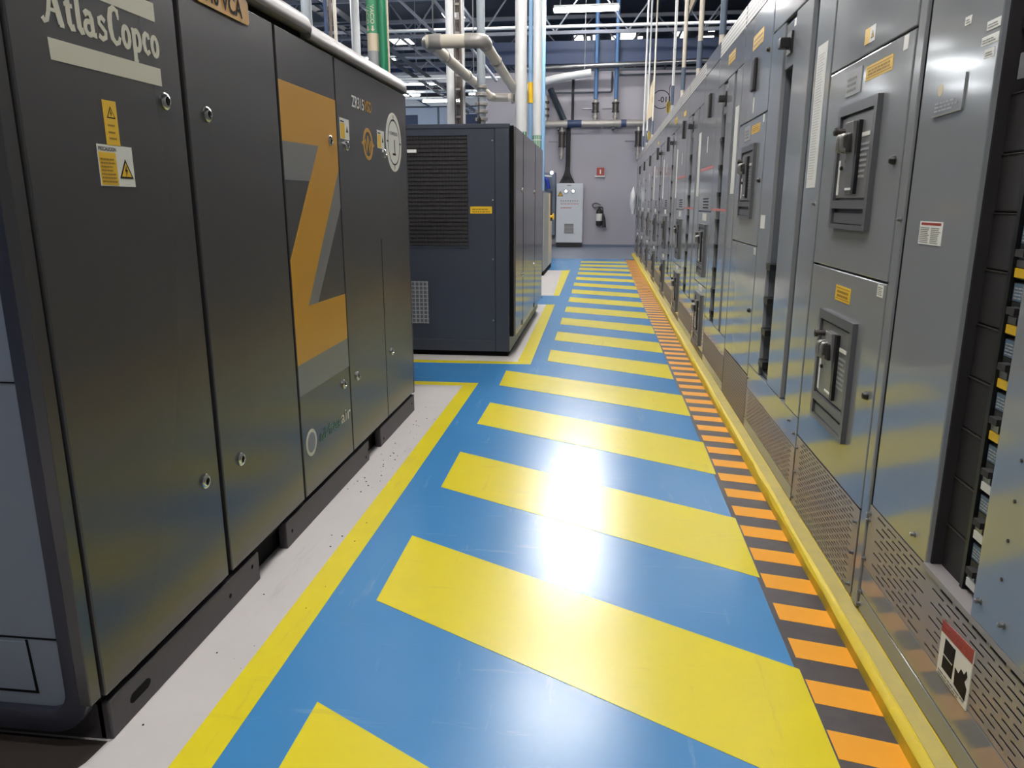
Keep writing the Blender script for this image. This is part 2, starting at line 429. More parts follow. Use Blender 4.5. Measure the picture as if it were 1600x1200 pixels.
# ------------------------------------------------------------------ walls, ceiling
wall = MB()
wall.box(-3.4, 4.2, 22.0, 22.2, 0, 4.75)
wall_back = struct('wall_back', wall, 'wall_paint', 'grey painted partition wall at the end of the aisle')
base_b = struct('baseboard_back', box(-3.4, 4.2, 21.985, 22.0, 0.0, 0.07), 'panel_slate')
struct('wall_right', box(4.2, 4.4, -3, 34, 0, 6.9), 'dark_wall_paint', 'dark hall wall behind the switchgear')
fw = MB(); fw.box(-30, 4.2, 33.0, 33.3, 0, 6.9)
wall_far = struct('wall_far', fw, 'dark_wall_paint', 'dark far wall of the hall')
struct('ceiling', box(-30, 4.4, -3, 33.3, 6.8, 7.0), 'ceiling_dark', 'dark hall ceiling above the trusses')
# pale bands and blue band of the far hall wall on the left
def far_band(name, x0, x1, z0, z1, material, d=0.05): return part(name, box(x0, x1, 33.0-d, 33.0, z0, z1), material, wall_far)
far_band('wall_panel', -21, -3.6, 0, 5.2, 'far_wall_paint')
far_band('white_band', -21, -3.6, 5.25, 5.62, 'pipe_white', 0.09)
far_band('blue_band', -21, -3.6, 6.55, 7.05, 'beam_blue', 0.09)
far_band('white_band', -21, -3.6, 6.2, 6.32, 'pipe_white', 0.07)
for i, x in enumerate((-17.5, -14.9, -12.3, -9.7, -7.1)):
    part('panel_joint', box(x-0.04, x+0.04, 32.92, 32.96, 0, 5.2), 'panel_slate', wall_far)
    part('far_window', box(x+0.45, x+1.7, 32.90, 32.97, 3.2, 4.9), 'beam_blue', wall_far)

# ================================================================== COMPRESSOR, NEAR LEFT
XC = -1.10
FP = face_px(XC)
def lock_mesh():
    mb = MB(); mb.lathe((0,0,0), (1,0,0), [(0,.021),(.005,.021),(.009,.017),(.010,.011),(.006,.010)], 16)
    return mb.mesh('lock', 'chrome', smooth=40)
def lock_core_mesh():
    mb = MB(); mb.lathe((0,0,0), (1,0,0), [(0,.0095),(.0075,.0095),(.0085,.006)], 12); mb.box(.008,.010,-.002,.002,-.006,.006)
    return mb.mesh('keyhole', 'seam_black', smooth=40)
LOCK, CORE = lock_mesh(), lock_core_mesh()
def rounded_rect(x0, z0, x1, z1, r, n=6):
    out = []
    for cx, cz, a0 in ((x1-r, z0+r, -90), (x1-r, z1-r, 0), (x0+r, z1-r, 90), (x0+r, z0+r, 180)):
        for i in range(n+1):
            a = math.radians(a0 + 90*i/n); out.append((cx + r*math.cos(a), cz + r*math.sin(a)))
    return out
C1 = thing('air_compressor', 'large dark grey compressor with a big yellow letter Z on its side', 'compressor', (-1.8, 2.8, 0))
part('body', box(-2.62, -1.128, 1.372, 4.25, 0.11, 1.84), 'seam_black', C1)
doors = []
for k, (a, b) in enumerate([(1.368, 1.948), (1.972, 2.546), (2.562, 3.116), (3.128, 4.238)]):
    d = part('door', box(-1.128, XC, a, b, 0.122, 1.798), 'compressor_grey', C1, bevel=0.003); doors.append(d)
part('panel_seam', box(-1.105, XC+0.0006, 3.687, 3.692, 0.122, 1.05), 'seam_black', doors[3])
for k, (y, zz) in enumerate([(1.863,1.469),(2.067,1.46),(3.029,1.465),(3.228,1.46),(3.797,1.463),(1.868,.455),(2.081,.447),(3.037,.457),(3.22,.452),(3.797,.453)]):
    d = doors[0] if y < 1.95 else doors[1] if y < 2.55 else doors[2] if y < 3.12 else doors[3]
    inst('lock', LOCK, d, (XC, y, zz)); inst('keyhole', CORE, d, (XC, y, zz))
# lid: two overlapping rounded covers
def lid(y0, y1, zb, grow, round_end):
    prof = [(-1.118, zb), (-1.090, zb), (-1.086, zb+.010), (-1.088, zb+.028), (-1.097, zb+.048), (-1.114, zb+.065), (-1.14, zb+.076), (-1.18, zb+.081), (-2.55, zb+.081), (-2.60, zb+.06), (-2.62, zb+.03), (-2.62, zb)]
    prof = [(x+grow, z+grow) for x, z in prof]
    ys = [y0, y1] if not round_end else [y0, y1-0.12, y1-0.07, y1-0.035, y1-0.012, y1]
    sh = [0, 0] if not round_end else [0, 0, .008, .022, .040, .062]
    rings = []
    for y, s in zip(ys, sh):
        rings.append([(min(max(x, -2.62+s*.4), max(p[0] for p in prof)-s*.5), y, max(zb, min(z, zb+.081+grow-s))) for x, z in prof])
    return MB().rings(rings)
part('lid', lid(1.34, 2.86, 1.826, 0.004, False), 'lid_silver', C1, smooth=35)
part('lid', lid(2.855, 4.31, 1.810, 0.0, True), 'lid_silver', C1, smooth=35)
part('corner_post', box(-1.16, -1.103, 4.242, 4.272, 0.11, 1.80), 'frame_navy', C1, bevel=0.006)
part('rear_panel', box(-2.6, -1.14, 4.25, 4.27, 0.11, 1.80), 'compressor_grey', C1)
# rounded end frame with its recessed panel
pr_o = rounded_rect(-2.7, 0.045, -1.118, 1.91, 0.10); pr_i = rounded_rect(-2.64, 0.10, -1.172, 1.85, 0.05)
fr = MB(); fr.rings([[ (o[0],1.331,o[1]), (o[0],1.362,o[1]), (i[0],1.362,i[1]), (i[0],1.331,i[1]) ] for o, i in zip(pr_o, pr_i)], False, True)
part('end_frame', fr, 'frame_navy', C1, bevel=0.004, smooth=40)
part('side_strip', box(-1.135, -1.106, 1.326, 1.361, .125, 1.82), 'compressor_grey', C1, bevel=.002)
ep = part('end_panel', MB().prism(pr_i, face_ny(1.372), 0.0, 0.022), 'end_panel_grey', C1)
part('panel_seam', box(-2.64, -1.172, 1.3485, 1.352, 0.271, 0.275), 'seam_black', ep)
part('panel_seam', box(-2.64, -1.172, 1.3485, 1.352, 0.862, 0.865), 'seam_black', ep)
part('hatch', MB().prism([(-2.3,.138),(-1.257,.138),(-1.262,.262),(-2.3,.262)], face_ny(1.352), 0, 0.004), 'end_panel_grey', ep, bevel=0.001)
part('seam_line', MB().prism([(-2.3,.131),(-1.250,.131),(-1.256,.138),(-2.3,.138)], face_ny(1.351), 0, 0.002), 'seam_black', ep)
part('seam_line', MB().prism([(-1.257,.131),(-1.250,.131),(-1.257,.268),(-1.263,.268)], face_ny(1.351), 0, 0.0022), 'seam_black', ep)
# skid with fork openings
for a, b in [(1.375, 2.150), (2.372, 3.350), (3.545, 4.252)]:
    part('skid_plate', box(-1.135, -1.103, a, b, 0.0, 0.10), 'skid_steel', C1, bevel=0.004)
part('skid_flange', box(-1.16, -1.12, 1.375, 4.252, 0.094, 0.118), 'seam_black', C1)
part('skid_end', box(-2.5, -1.12, 1.375, 1.39, 0.0, 0.10), 'skid_steel', C1)
part('skid_core', box(-2.5, -1.145, 1.40, 4.24, 0.0, 0.11), 'seam_black', C1)
sl = MB().prism([(y+1.49, z+.05) for y, z in [(-.03,-.012),(.03,-.012),(.040,-.006),(.042,.003),(.036,.010),(.028,.013),(-.03,.013),(-.04,.006),(-.042,-.003),(-.037,-.009)]], face_px(-1.103), -0.002, 0.0008)
part('skid_slot', sl, 'seam_black', C1)
for y, z in [(2.42,.05),(3.30,.03),(3.34,.055),(3.60,.03),(2.10,.07),(4.19,.06),(1.95,.05)]:
    part('skid_hole', MB().prism(disc(y, z, .007, 10), face_px(-1.103), -0.002, 0.0008), 'seam_black', C1)
# yellow letter on the third door
Zd = doors[2]
decal('yellow_letter', [(2.564,1.629),(3.114,1.629),(3.114,1.357),(2.702,.843),(3.114,.840),(3.114,.646),(2.564,.638),(2.564,1.022),(2.899,1.436),(2.564,1.430)], FP, 'art_yellow', Zd)
decal('grey_shadow', [(2.564,1.43),(2.899,1.436),(2.79,1.302),(2.564,1.300)], FP, 'art_grey', Zd)
decal('grey_shadow', [(3.114,1.357),(2.702,.843),(2.801,.843),(3.114,1.205)], FP, 'art_grey', Zd)
decal('grey_shadow', [(2.564,.638),(3.114,.646),(3.114,.52),(2.564,.52)], FP, 'art_grey', Zd)
part('emblem_ring', ring_mb(FP, 2.645, .318, .040, .053, 0, .001), 'logo_cream', Zd)
part('emblem_field', MB().prism(disc(2.645, .318, .040), FP, 0, .0006), 'art_grey', Zd)
text_part('oil-free', 0.07, FP, 2.725, .290, 'art_green', Zd, width=.235)
text_part('air', 0.078, FP, 2.978, .292, 'logo_cream', Zd, bold=0.012, width=.125)
# maker's name in heavy round lettering between two cream bars
D0 = doors[0]
decal('logo_bar', [(1.472,1.499),(1.858,1.503),(1.858,1.544),(1.470,1.540)], FP, 'logo_cream', D0)
decal('logo_bar', [(1.470,1.650),(1.856,1.650),(1.856,1.692),(1.470,1.692)], FP, 'logo_cream', D0)
def arc(cx, cy, rx, ry, a0, a1, n=12): return [(cx+rx*math.cos(math.radians(a0+(a1-a0)*i/n)), cy+ry*math.sin(math.radians(a0+(a1-a0)*i/n))) for i in range(n+1)]
GL = {  # cap height 1, x-height .62
 'A': (0.74, [([(-.06,.10),(0,.02),(.09,.06),(.17,.25),(.34,.93)], .12), ([(.36,.98),(.47,.5),(.58,.05)], .20), ([(.20,.34),(.50,.34)], .09), ([(.52,.03),(.68,.03)], .10), ([(.26,.95),(.40,.97)], .1)]),
 't': (0.38, [([(.16,.86),(.15,.4),(.16,.15),(.22,.05),(.34,.08)], .17), ([(.02,.60),(.32,.60)], .10)]),
 'l': (0.30, [([(.0,.96),(.12,.98)], .09), ([(.13,1.0),(.13,.4),(.14,.12),(.20,.04),(.30,.08)], .17)]),
 'a': (0.54, [(arc(.22,.20,.15,.17,70,400,16), .13), ([(.08,.52),(.18,.60),(.30,.58),(.36,.46),(.36,.2),(.39,.06),(.50,.06)], .15)]),
 's': (0.44, [([(.36,.52),(.24,.60),(.12,.54),(.12,.42),(.24,.33),(.35,.24),(.34,.10),(.2,.03),(.06,.10)], .13)]),
 ' ': (0.02, []),
 'C': (0.66, [([(.56,.78),(.52,.93),(.36,.98),(.20,.88),(.13,.66),(.12,.40),(.18,.14),(.34,.03),(.50,.08),(.58,.24)], [.10,.13,.15,.17,.19,.19,.17,.14,.12,.09]), ([(.56,.70),(.56,.98)], .07)]),
 'o': (0.54, [(arc(.25,.31,.17,.27,0,360,20), .14)]),
 'p': (0.58, [([(.02,.58),(.12,.60)], .08), ([(.13,.62),(.13,.1),(.13,-.28)], .16), ([(.03,-.27),(.25,-.27)], .08), (arc(.28,.31,.17,.27,140,-150,16), .14)]),
 'c': (0.48, [([(.40,.46),(.36,.58),(.24,.60),(.13,.5),(.09,.31),(.14,.12),(.26,.03),(.40,.12)], [.12,.13,.13,.15,.16,.15,.13,.10])]),
}
def glyph_line(s, a, b, size, width):
    adv = sum(GL[c][0] for c in s); sx = width/adv; mb = MB(); x = a
    for c in s:
        w, sts = GL[c]
        for i, (pts, wd) in enumerate(sts):
            q = [(x + p[0]*sx, b + p[1]*size) for p in pts]
            f = size*1.05
            stroke(mb, q, [k*f for k in wd] if isinstance(wd, list) else wd*f, FP, 0, 0.0008 + 0.00006*i)
        x += w*sx
    return mb
part('lettering', glyph_line('Atlas', 1.468, 1.568, 0.078, 0.197), 'logo_cream', D0)
part('lettering', glyph_line('Copco', 1.668, 1.568, 0.078, 0.198), 'logo_cream', D0)
decal('tall_label', [(1.615,1.346),(1.662,1.346),(1.662,1.443),(1.615,1.442)], FP, 'label_yellow', D0)
warn_triangle(FP, 1.640, 1.405, .030, D0)
for z in (1.388, 1.373, 1.360): text_part('ooo', .010, FP, 1.638, z, 'print_ochre', D0, align='CENTER', t=.0016) if False else fake_lines(FP, 1.625, 1.652, z, z+.008, 1, 'print_ochre', D0)
decal('caution_label', [(1.578,1.258),(1.702,1.258),(1.702,1.347),(1.578,1.347)], FP, 'label_white', D0)
decal('caution_field', rect(1.580,1.260,1.640,1.331), FP, 'label_yellow', D0, 0, .0013)
text_part('PRECAUCION', .0115, FP, 1.581, 1.334, 'print_black', D0, bold=.02, t=.0014, width=.062)
fake_lines(FP, 1.584, 1.636, 1.266, 1.322, 7, 'print_ochre', D0, t=.0017)
warn_triangle(FP, 1.672, 1.276, .050, D0, t=.0014)
# yellow voltage plate on the second door
VP = face_px(XC+.004)
part('voltage_plate', MB().prism(rounded_rect(2.060,1.748,2.363,1.818,.012), VP, 0, .003), 'art_yellow', doors[1])
text_part('440 VCA', .066, VP, 2.085, 1.760, 'print_black', doors[1], bold=.022, t=.0042, width=.235)
# fourth door markings
D3 = doors[3]
text_part('ZR315', .066, FP, 3.325, 1.632, 'label_white', D3, bold=.018, width=.170)
text_part('VSD', .066, FP, 3.503, 1.634, 'art_yellow', D3, bold=.018, width=.110)
def side_label(a, b):
    decal('caution_label', rect(a, b, a+.115, b+.084), FP, 'label_white', D3)
    decal('caution_field', rect(a+.003, b+.003, a+.058, b+.064), FP, 'label_yellow', D3, 0, .0013)
    fake_lines(FP, a+.006, a+.07, b+.068, b+.080, 1, 'print_black', D3)
    part('pictogram', MB().prism([(a+.075,b+.03),(a+.10,b+.03),(a+.0875,b+.055)], FP, 0, .0014), 'print_black', D3)
side_label(3.158, 1.485); side_label(3.690, 1.484)
part('yellow_emblem', ring_mb(FP, 3.538, 1.489, .055, .072, 0, .001), 'art_yellow', D3)
em = MB()
stroke(em, [(3.495,1.505),(3.515,1.455),(3.538,1.52),(3.561,1.455),(3.581,1.505)], .014, FP, 0, .0012)
em.prism([(3.44,1.489),(3.47,1.476),(3.47,1.502)], FP, 0, .0011); em.prism([(3.636,1.489),(3.606,1.502),(3.606,1.476)], FP, 0, .0011)
part('emblem_mark', em, 'art_yellow', D3)
part('number_disc', MB().prism(disc(3.985, 1.530, .147, 48), FP, 0, .001), 'label_white', D3)
part('disc_ring', ring_mb(FP, 3.985, 1.530, .108, .115, 0, .0014), 'print_black', D3)
tk = MB()
for an in (0, 90, 180, 270):
    c, s = math.cos(math.radians(an)), math.sin(math.radians(an))
    stroke(tk, [(3.985+c*.105, 1.53+s*.105), (3.985+c*.135, 1.53+s*.135)], .008, FP, 0, .0015)
part('disc_ticks', tk, 'print_black', D3)
text_part('COMPRESOR', .024, FP, 3.985, 1.566, 'print_grey', D3, align='CENTER', t=.0016, bold=.01)
text_part('1', .11, FP, 3.985, 1.468, 'print_black', D3, align='CENTER', t=.0016, bold=.01)
part('numeral_foot', MB().prism(rect(3.955,1.466,4.015,1.476), FP, 0, .0016), 'print_black', D3)

# ================================================================== SECOND MACHINE (louvred front)
YF = 5.92
C2 = thing('air_compressor', 'dark blue-grey compressor with a tall black louvred grille, behind the first one', 'compressor', (-1.6, 7.2, 0))
part('body', box(-2.7, -0.728, YF+.012, 8.62, 0.05, 1.80), 'cooler_blue', C2, bevel=.004)
part('base', box(-2.65, -0.745, YF+.03, 8.6, 0.0, 0.05), 'seam_black', C2)
part('top_rail', box(-2.7, -0.725, YF-.008, YF+.02, 1.778, 1.812), 'cooler_blue', C2, bevel=.004)
part('corner_post', box(-0.840, -0.728, YF-.006, YF+.02, 0.045, 1.778), 'cooler_blue', C2, bevel=.004)
part('bottom_rail', box(-2.7, -0.842, YF-.006, YF+.02, 0.045, 0.137), 'cooler_blue', C2, bevel=.004)
fp = MB()     # front panel around the grille opening
gx0, gx1, gz0, gz1 = -1.80, -1.052, .889, 1.728
for a in ((-2.68, gx0, .14, 1.776), (gx1, -.843, .14, 1.776), (gx0, gx1, gz1, 1.776), (gx0, gx1, .14, gz0)):
    fp.box(a[0], a[1], YF-.004, YF+.012, a[2], a[3])
panel2 = part('front_panel', fp, 'cooler_blue', C2)
part('grille_backing', box(gx0, gx1, YF+.0125, YF+.016, gz0, gz1), 'vent_backing', C2)
LOUV = MB().prism([(-.004,-.010),(.004,-.012),(.007,.008),(-.001,.010)], lambda a, b, t: (t, a, b), gx0, gx1).mesh('louvre', 'blank_black')
nl = 27
for i in range(nl):
    inst('louvre', LOUV, panel2, (0, YF+.003, gz0 + (i+.5)*(gz1-gz0)/nl))
wires = MB(); nx = 30
for i in range(nx):
    x = gx0 + (i+.5)*(gx1-gx0)/nx; wires.box(x-.0015, x+.0015, YF-.006, YF-.003, gz0, gz1)
o = part('wire_mesh', wires, 'dark_steel', panel2); o['kind'] = 'stuff'
fb = MB()
for a in ((gx0-.012, gx0, gz0-.012, gz1+.012), (gx1, gx1+.012, gz0-.012, gz1+.012), (gx0, gx1, gz1, gz1+.012), (gx0, gx1, gz0-.012, gz0)):
    fb.box(a[0], a[1], YF-.009, YF-.002, a[2], a[3])
part('grille_frame', fb, 'cooler_blue', panel2)
part('name_bar', box(-1.54, -1.452, YF-.018, YF-.004, 1.602, 1.628), 'label_white', panel2, bevel=.003)
part('yellow_plate', box(-1.036, -0.864, YF-.007, YF-.004, 1.143, 1.197), 'label_yellow', panel2)
fake_lines(face_ny(YF-.007), -1.02, -.88, 1.152, 1.190, 2, 'print_ochre', panel2)
lg = MB()
for i in range(7):
    x = -1.60 + i*.033; lg.box(x, x+.007, YF-.009, YF-.004, .267, .61)
for i in range(11):
    z = .270 + i*.033; lg.box(-1.60, -1.390, YF-.010, YF-.004, z, z+.006)
part('lower_grille', lg, 'label_grey', panel2)
part('lower_grille_backing', box(-1.605, -1.388, YF-.0045, YF-.002, .262, .612), 'recess_grey', panel2)
SCREW = MB().lathe((0,0,0), (0,-1,0), [(0,.008),(.003,.008),(.005,.004),(.005,0)], 10).mesh('screw', 'steel', smooth=40)
for z in (1.687, 1.244, .79, .30): inst('screw', SCREW, panel2, (-.858, YF-.004, z))
# side panels that look onto the aisle
XS = -0.685
part('side_frame', box(-.728, -.700, YF+.035, 5.985, .165, 1.80), 'seam_black', C2)
sp2 = []
for a, b in [(5.985, 6.545), (6.553, 7.690), (7.698, 8.62)]:
    sp2.append(part('side_panel', box(-.725, XS, a, b, .165, 1.795), 'side_panel_grey', C2, bevel=.003))
part('side_plinth', box(-.74, -.726, YF+.012, 8.6, .045, .165), 'end_panel_grey', C2)
for q, y in ((0, 6.549), (1, 7.694)): part('panel_seam', box(-.726, XS+.0012, y-.010, y+.010, .165, 1.795), 'seam_black', C2)
for y in (6.47, 7.62): part('lift_slot', MB().prism(rect(y-.05, .185, y+.03, .225), face_px(XS), -.002, .001), 'seam_black', sp2[0] if y < 6.5 else sp2[1])
for p, y, z in [(0,6.49,1.33),(1,7.62,1.33),(0,6.49,.62),(1,7.62,.62)]:
    inst('lock', LOCK, sp2[p], (XS, y, z))

# ================================================================== THIRD MACHINE, FURTHER BACK
C3 = thing('dryer_unit', 'low grey machine beyond the louvred compressor, at the edge of its bay', 'machine', (-1.7, 14.0, 0))
part('body', box(-2.4, -1.02, 12.95, 15.0, .06, 1.42), 'panel_slate', C3, bevel=.01)
part('base', box(-2.35, -1.0, 12.98, 14.98, 0, .06), 'seam_black', C3)
part('side_panel', box(-1.02, -1.0, 13.0, 14.1, .08, 1.40), 'label_grey', C3, bevel=.004)
part('side_panel', box(-1.02, -1.0, 14.12, 14.98, .08, 1.40), 'paper_cream', C3, bevel=.004)
k3 = MB(); k3.lathe((-1.0,14.5,.98), (1,0,0), [(0,.03),(.04,.03),(.05,.06),(.07,.06),(.08,.02)], 12)
part('knob', k3, 'label_yellow', C3, smooth=40)
part('post', MB().tube([(-.98,14.5,.9),(-.98,14.5,1.45)], .018, 8), 'dark_steel', C3)

# ================================================================== SWITCHGEAR ROW ON THE RIGHT
X0 = 0.782            # door plane
ZB, ZT = 0.050, 2.315
FN = face_nx(X0)
def fb(t0, t1, ya, yb, za, zb): return box(X0-t1, X0-t0, ya, yb, za, zb)
def ny(*pts): return [(-y, z) for y, z in pts]           # polygon given in world y, z for FN
def nrect(ya, za, yb, zb): return [(-yb, za), (-ya, za), (-ya, zb), (-yb, zb)]
def slotted(ya, yb, za, zb, rows, L, gap, hf, x0, x1, margin=0.02, groups=None):
    """sheet with real staggered slots"""
    mb = MB(); p = (zb-za)/(rows+0.6); hs = p*hf
    z = za
    groups = groups or [(ya+margin, yb-margin)]
    for r in range(rows+1):
        top = za + r*p + (p-hs if r < rows else p*0.6)
        mb.box(x0, x1, ya, yb, z, top); z = top
        if r == rows: break
        top = z + hs
        prev = ya
        for g0, g1 in groups:
            y = g0 + (0 if r % 2 == 0 else (L+gap)/2)
            while y + L <= g1 + 1e-6:
                mb.box(x0, x1, prev, y, z, top); prev = y + L; y += L + gap
        mb.box(x0, x1, prev, yb, z, top); z = top
    return mb
BOLT = MB().lathe((0,0,0), (-1,0,0), [(0,.0075),(.003,.0075),(.003,.005),(.010,.005),(.012,.003),(.012,0)], 10).mesh('bolt', 'steel', smooth=40)
KEY = MB().lathe((0,0,0), (-1,0,0), [(0,.013),(.006,.013),(.014,.009),(.016,0)], 12).mesh('door_latch', 'plastic_black', smooth=40)

def breaker(S, ya, za, h=0.385, w=0.36, full=True):
    """draw-out breaker front: bezel with face plate, lever, knobs and grip slot"""
    yb, zb = ya+w, za+h
    m = MB(); P = .016
    for a in ((ya, ya+.024, za, zb), (yb-.022, yb, za, zb)): m.box(X0-P, X0, *a)
    for a in ((ya+.024, yb-.022, zb-.030, zb), (ya+.024, yb-.022, za+.064, za+.090), (ya+.024, yb-.022, za, za+.014)): m.box(X0-P, X0, *a)
    bz = part('breaker_bezel', m, 'bezel_grey', S)
    part('bezel_backing', fb(.0005, .004, ya+.022, yb-.020, za+.012, zb-.028), 'plastic_black', bz)
    part('grip_recess', fb(.004, .010, ya+.034, yb-.032, za+.018, za+.050), 'bezel_grey', bz)
    p0, p1, q0, q1 = ya+.034, yb-.028, za+.097, zb-.038
    part('face_plate', fb(.004, .009, p0, p1, q0, q1), 'plate_grey', bz, bevel=.002)
    # lever: wedge with a dark near flank
    la, lb = ya+.150, ya+.222
    lz0, lz1 = q0+.012, q1-.020
    lv = MB().add([(X0-.008,la,lz0),(X0-.014,la,lz0),(X0-.030,la,lz1),(X0-.008,la,lz1),(X0-.008,lb,lz0),(X0-.014,lb,lz0),(X0-.030,lb,lz1),(X0-.008,lb,lz1)],
                  [(0,1,2,3),(7,6,5,4),(0,4,5,1),(1,5,6,2),(2,6,7,3),(3,7,4,0)])
    part('lever', lv, 'plate_grey', bz, bevel=.002)
    part('lever_slot', fb(.008, .020, la-.024, la-.002, lz0, lz1), 'plastic_black', bz)
    part('lever_mark', fb(.008, .0175, la+.006, lb-.006, lz0+.012, lz0+.019), 'label_white', bz)
    if full:
        kz = q1-.105
        kb_ = MB()
        for yy in (la+.045, la+.085): kb_.tube(arc_path([(X0-.02,yy,kz),(X0-.046,yy,kz),(X0-.046,yy,kz+.046),(X0-.02,yy,kz+.046)], .014), .007, 8)
        part('padlock_hasp', kb_, 'lever_metal', bz, smooth=50)
        part('knob_block', fb(.008, .034, la+.012, lb+.028, kz-.006, kz+.050), 'blank_black', bz, bevel=.004)
        lk = MB().lathe((X0-.009, yb-.062, q1-.040), (-1,0,0), [(0,.010),(.016,.009),(.022,.009),(.024,.013),(.034,.013),(.036,.006)], 12)
        part('key_barrel', lk, 'dark_steel', bz, smooth=40)
        part('nameplate', fb(.009, .0105, p1-.026, p1-.006, q0+.01, q0+.12), 'label_white', bz)
        o = fake_lines(face_nx(X0-.009), -(la-.028), -(p0+.012), q0+.06, q0+.17, 7, 'label_grey', bz, t=.0012)
        part('rating_tag', fb(.009, .0105, p0+.020, la-.028, q0+.180, q0+.192), 'label_white', bz)
        for yy, zz in ((la+.05, kz-.035), (la+.09, kz-.03), (la+.14, kz-.05)):
            part('push_button', MB().lathe((X0-.009,yy,zz),(-1,0,0),[(0,.007),(.006,.007),(.008,.003)],8), 'dark_steel', bz)
    else:
        part('knob_block', fb(.008, .034, la+.012, lb+.028, q1-.115, q1-.055), 'blank_black', bz)
    return bz

def yellow_note(S, ya, yb, za, zb, lines=2):
    """small yellow sticker with two printed rows on a door"""
    decal('yellow_sticker', nrect(ya, za, yb, zb), FN, 'label_yellow', S, 0, .0012)
    for z in (za+.006, zb-.0085): decal('sticker_rule', nrect(ya+.006, z, yb-.006, z+.0025), FN, 'print_ochre', S, 0, .0015)
    fake_lines(FN, -yb+.02, -ya-.02, za+.013, zb-.010, lines, 'print_ochre', S, t=.0017, ragged=False, hgt=.6)

def breaker_section(y0, y1, label, idx):
    S = thing('breaker_cabinet', label, 'cabinet', (1.2, (y0+y1)/2, ZB), 'breaker cabinets in the switchgear row')
    part('body', box(X0+.020, 1.60, y0+.002, y1-.002, ZB, ZT), 'switchgear_dark', S)
    near = idx < 2
    ja, jb = y0+.009, y1-.009
    for a, b in ((y0+.0005, ja), (jb, y1-.0005)): part('seam_gasket', box(X0+.005, X0+.0205, a, b, ZB, ZT), 'seam_black', S)
    cuts = [.335, 1.006, 1.659, 2.20] if near else [.10, .60, 1.16, 2.20]
    ds = []
    for a, b in zip(cuts[:-1], cuts[1:]):
        ds.append(part('door', fb(-.02, 0, ja, jb, a+.003, b-.003), 'switchgear_grey', S, bevel=.003))
    part('head_panel', fb(-.02, 0, ja, jb, 2.203, ZT-.002), 'perforated_sheet', S) if idx != 2 else part('head_panel', fb(-.02, 0, ja, jb, 2.203, ZT-.002), 'switchgear_grey', S)
    if near:
        if idx == 0:
            vp = part('vent_panel', slotted(ja, jb, ZB+.004, .332, 24, .032, .014, .46, X0, X0+.003, margin=.05), 'vent_sheet', S)
            for z in (.29, .19, .085): inst('screw', BOLT, vp, (X0, ja+.018, z)) ; inst('screw', BOLT, vp, (X0, jb-.02, z))
        else:
            part('vent_panel', fb(-.003, 0, ja, jb, ZB+.004, .332), 'perforated_vent', S)
        part('vent_backing', fb(-.019, -.012, ja, jb, ZB+.004, .332), 'vent_backing', S)
        w = (y1-y0)/.765
        breaker(S, y0+.197*w, 1.140, full=True); breaker(S, y0+.197*w, .478, full=True) if idx == 0 else None
        d = ds[1]
        # stickers
        yellow_note(d, y0+.153, y0+.370, 1.580, 1.622)
        decal('nameplate', ny((y0+.405,1.557),(y0+.552,1.557),(y0+.555,1.634),(y0+.405,1.634)), FN, 'label_grey', d, 0, .003)
        fake_lines(FN, -(y0+.54), -(y0+.42), 1.57, 1.62, 3, 'print_grey', d, t=.0038)
        decal('white_tag', nrect(y0+.052, 1.615, y0+.085, 1.652), FN, 'label_white', d)
        inst('latch', KEY, d, (X0, y0+.056, 1.335)); inst('latch', KEY, ds[0], (X0, y0+.057, .674))
        decal('white_tag', nrect(y0+.026, .963, y0+.072, .997), FN, 'label_white', ds[0])
        fake_lines(FN, -(y0+.068), -(y0+.030), .968, .993, 5, 'print_grey', ds[0])
        if idx == 0:
            yellow_note(ds[0], y0+.298, y0+.450, .908, .957)
            decal('white_label', nrect(y0+.325, 1.690, y0+.415, 1.735), FN, 'label_white', ds[2])
            decal('label_field', nrect(y0+.372, 1.690, y0+.415, 1.735), FN, 'label_yellow', ds[2], 0, .0013)
            warn_triangle(FN, -(y0+.348), 1.700, .026, ds[2], t=.0012)
        else:
            yellow_note(ds[2], y0+.23, y0+.50, 2.02, 2.09)
            dk = part('display_unit', fb(0, .018, y0+.335, y0+.415, 1.80, 1.965), 'blank_black', ds[2], bevel=.008)
            part('display_window', fb(.045, .047, y0+.345, y0+.415, 1.85, 1.95), 'bezel_grey', dk) if False else None
            decal('white_label', nrect(y0+.36, 1.69, y0+.385, 1.77), FN, 'label_white', ds[2])
            inst('latch', KEY, ds[2], (X0, y0+.06, 1.95))
    else:
        part('vent_panel', fb(-.004, 0, ja, jb, ZB+.004, .098), 'perforated_vent', S)
        w = (y1-y0)
        breaker(S, y0+.20, .665, h=.40, full=idx < 4); breaker(S, y0+.20, .125, h=.40, full=idx < 4)
        # label cards and louvre cuts above each breaker
        decal('card', nrect(y0+.24, 1.09, y0+.46, 1.145), FN, 'label_white', ds[1], 0, .002)
        decal('card', nrect(y0+.24, .545, y0+.44, .59), FN, 'label_white', ds[0], 0, .002)
        lm = MB()
        for k in range(4): lm.prism(nrect(y0+.18, 1.185+k*.022, y0+.48, 1.193+k*.022), FN, 0, .0012)
        part('louvre_cuts', lm, 'vent_backing', ds[2])
        decal('pink_tape', nrect(y0+.02, 1.470+.0, y1-.02, 1.492), FN, 'pink_tape', ds[2]) if idx in (2, 3) else None
        dk = part('display_unit', fb(0, .018, y0+.31, y0+.39, 1.85, 2.02), 'blank_black', ds[2], bevel=.006)
        decal('white_label', nrect(y0+.40, 1.60, y0+.43, 1.72), FN, 'label_white', ds[2])
        decal('yellow_sticker', nrect(y0+.25, 2.06, y0+.45, 2.11), FN, 'label_yellow', ds[2]) if idx in (3, 5) else None
    return S

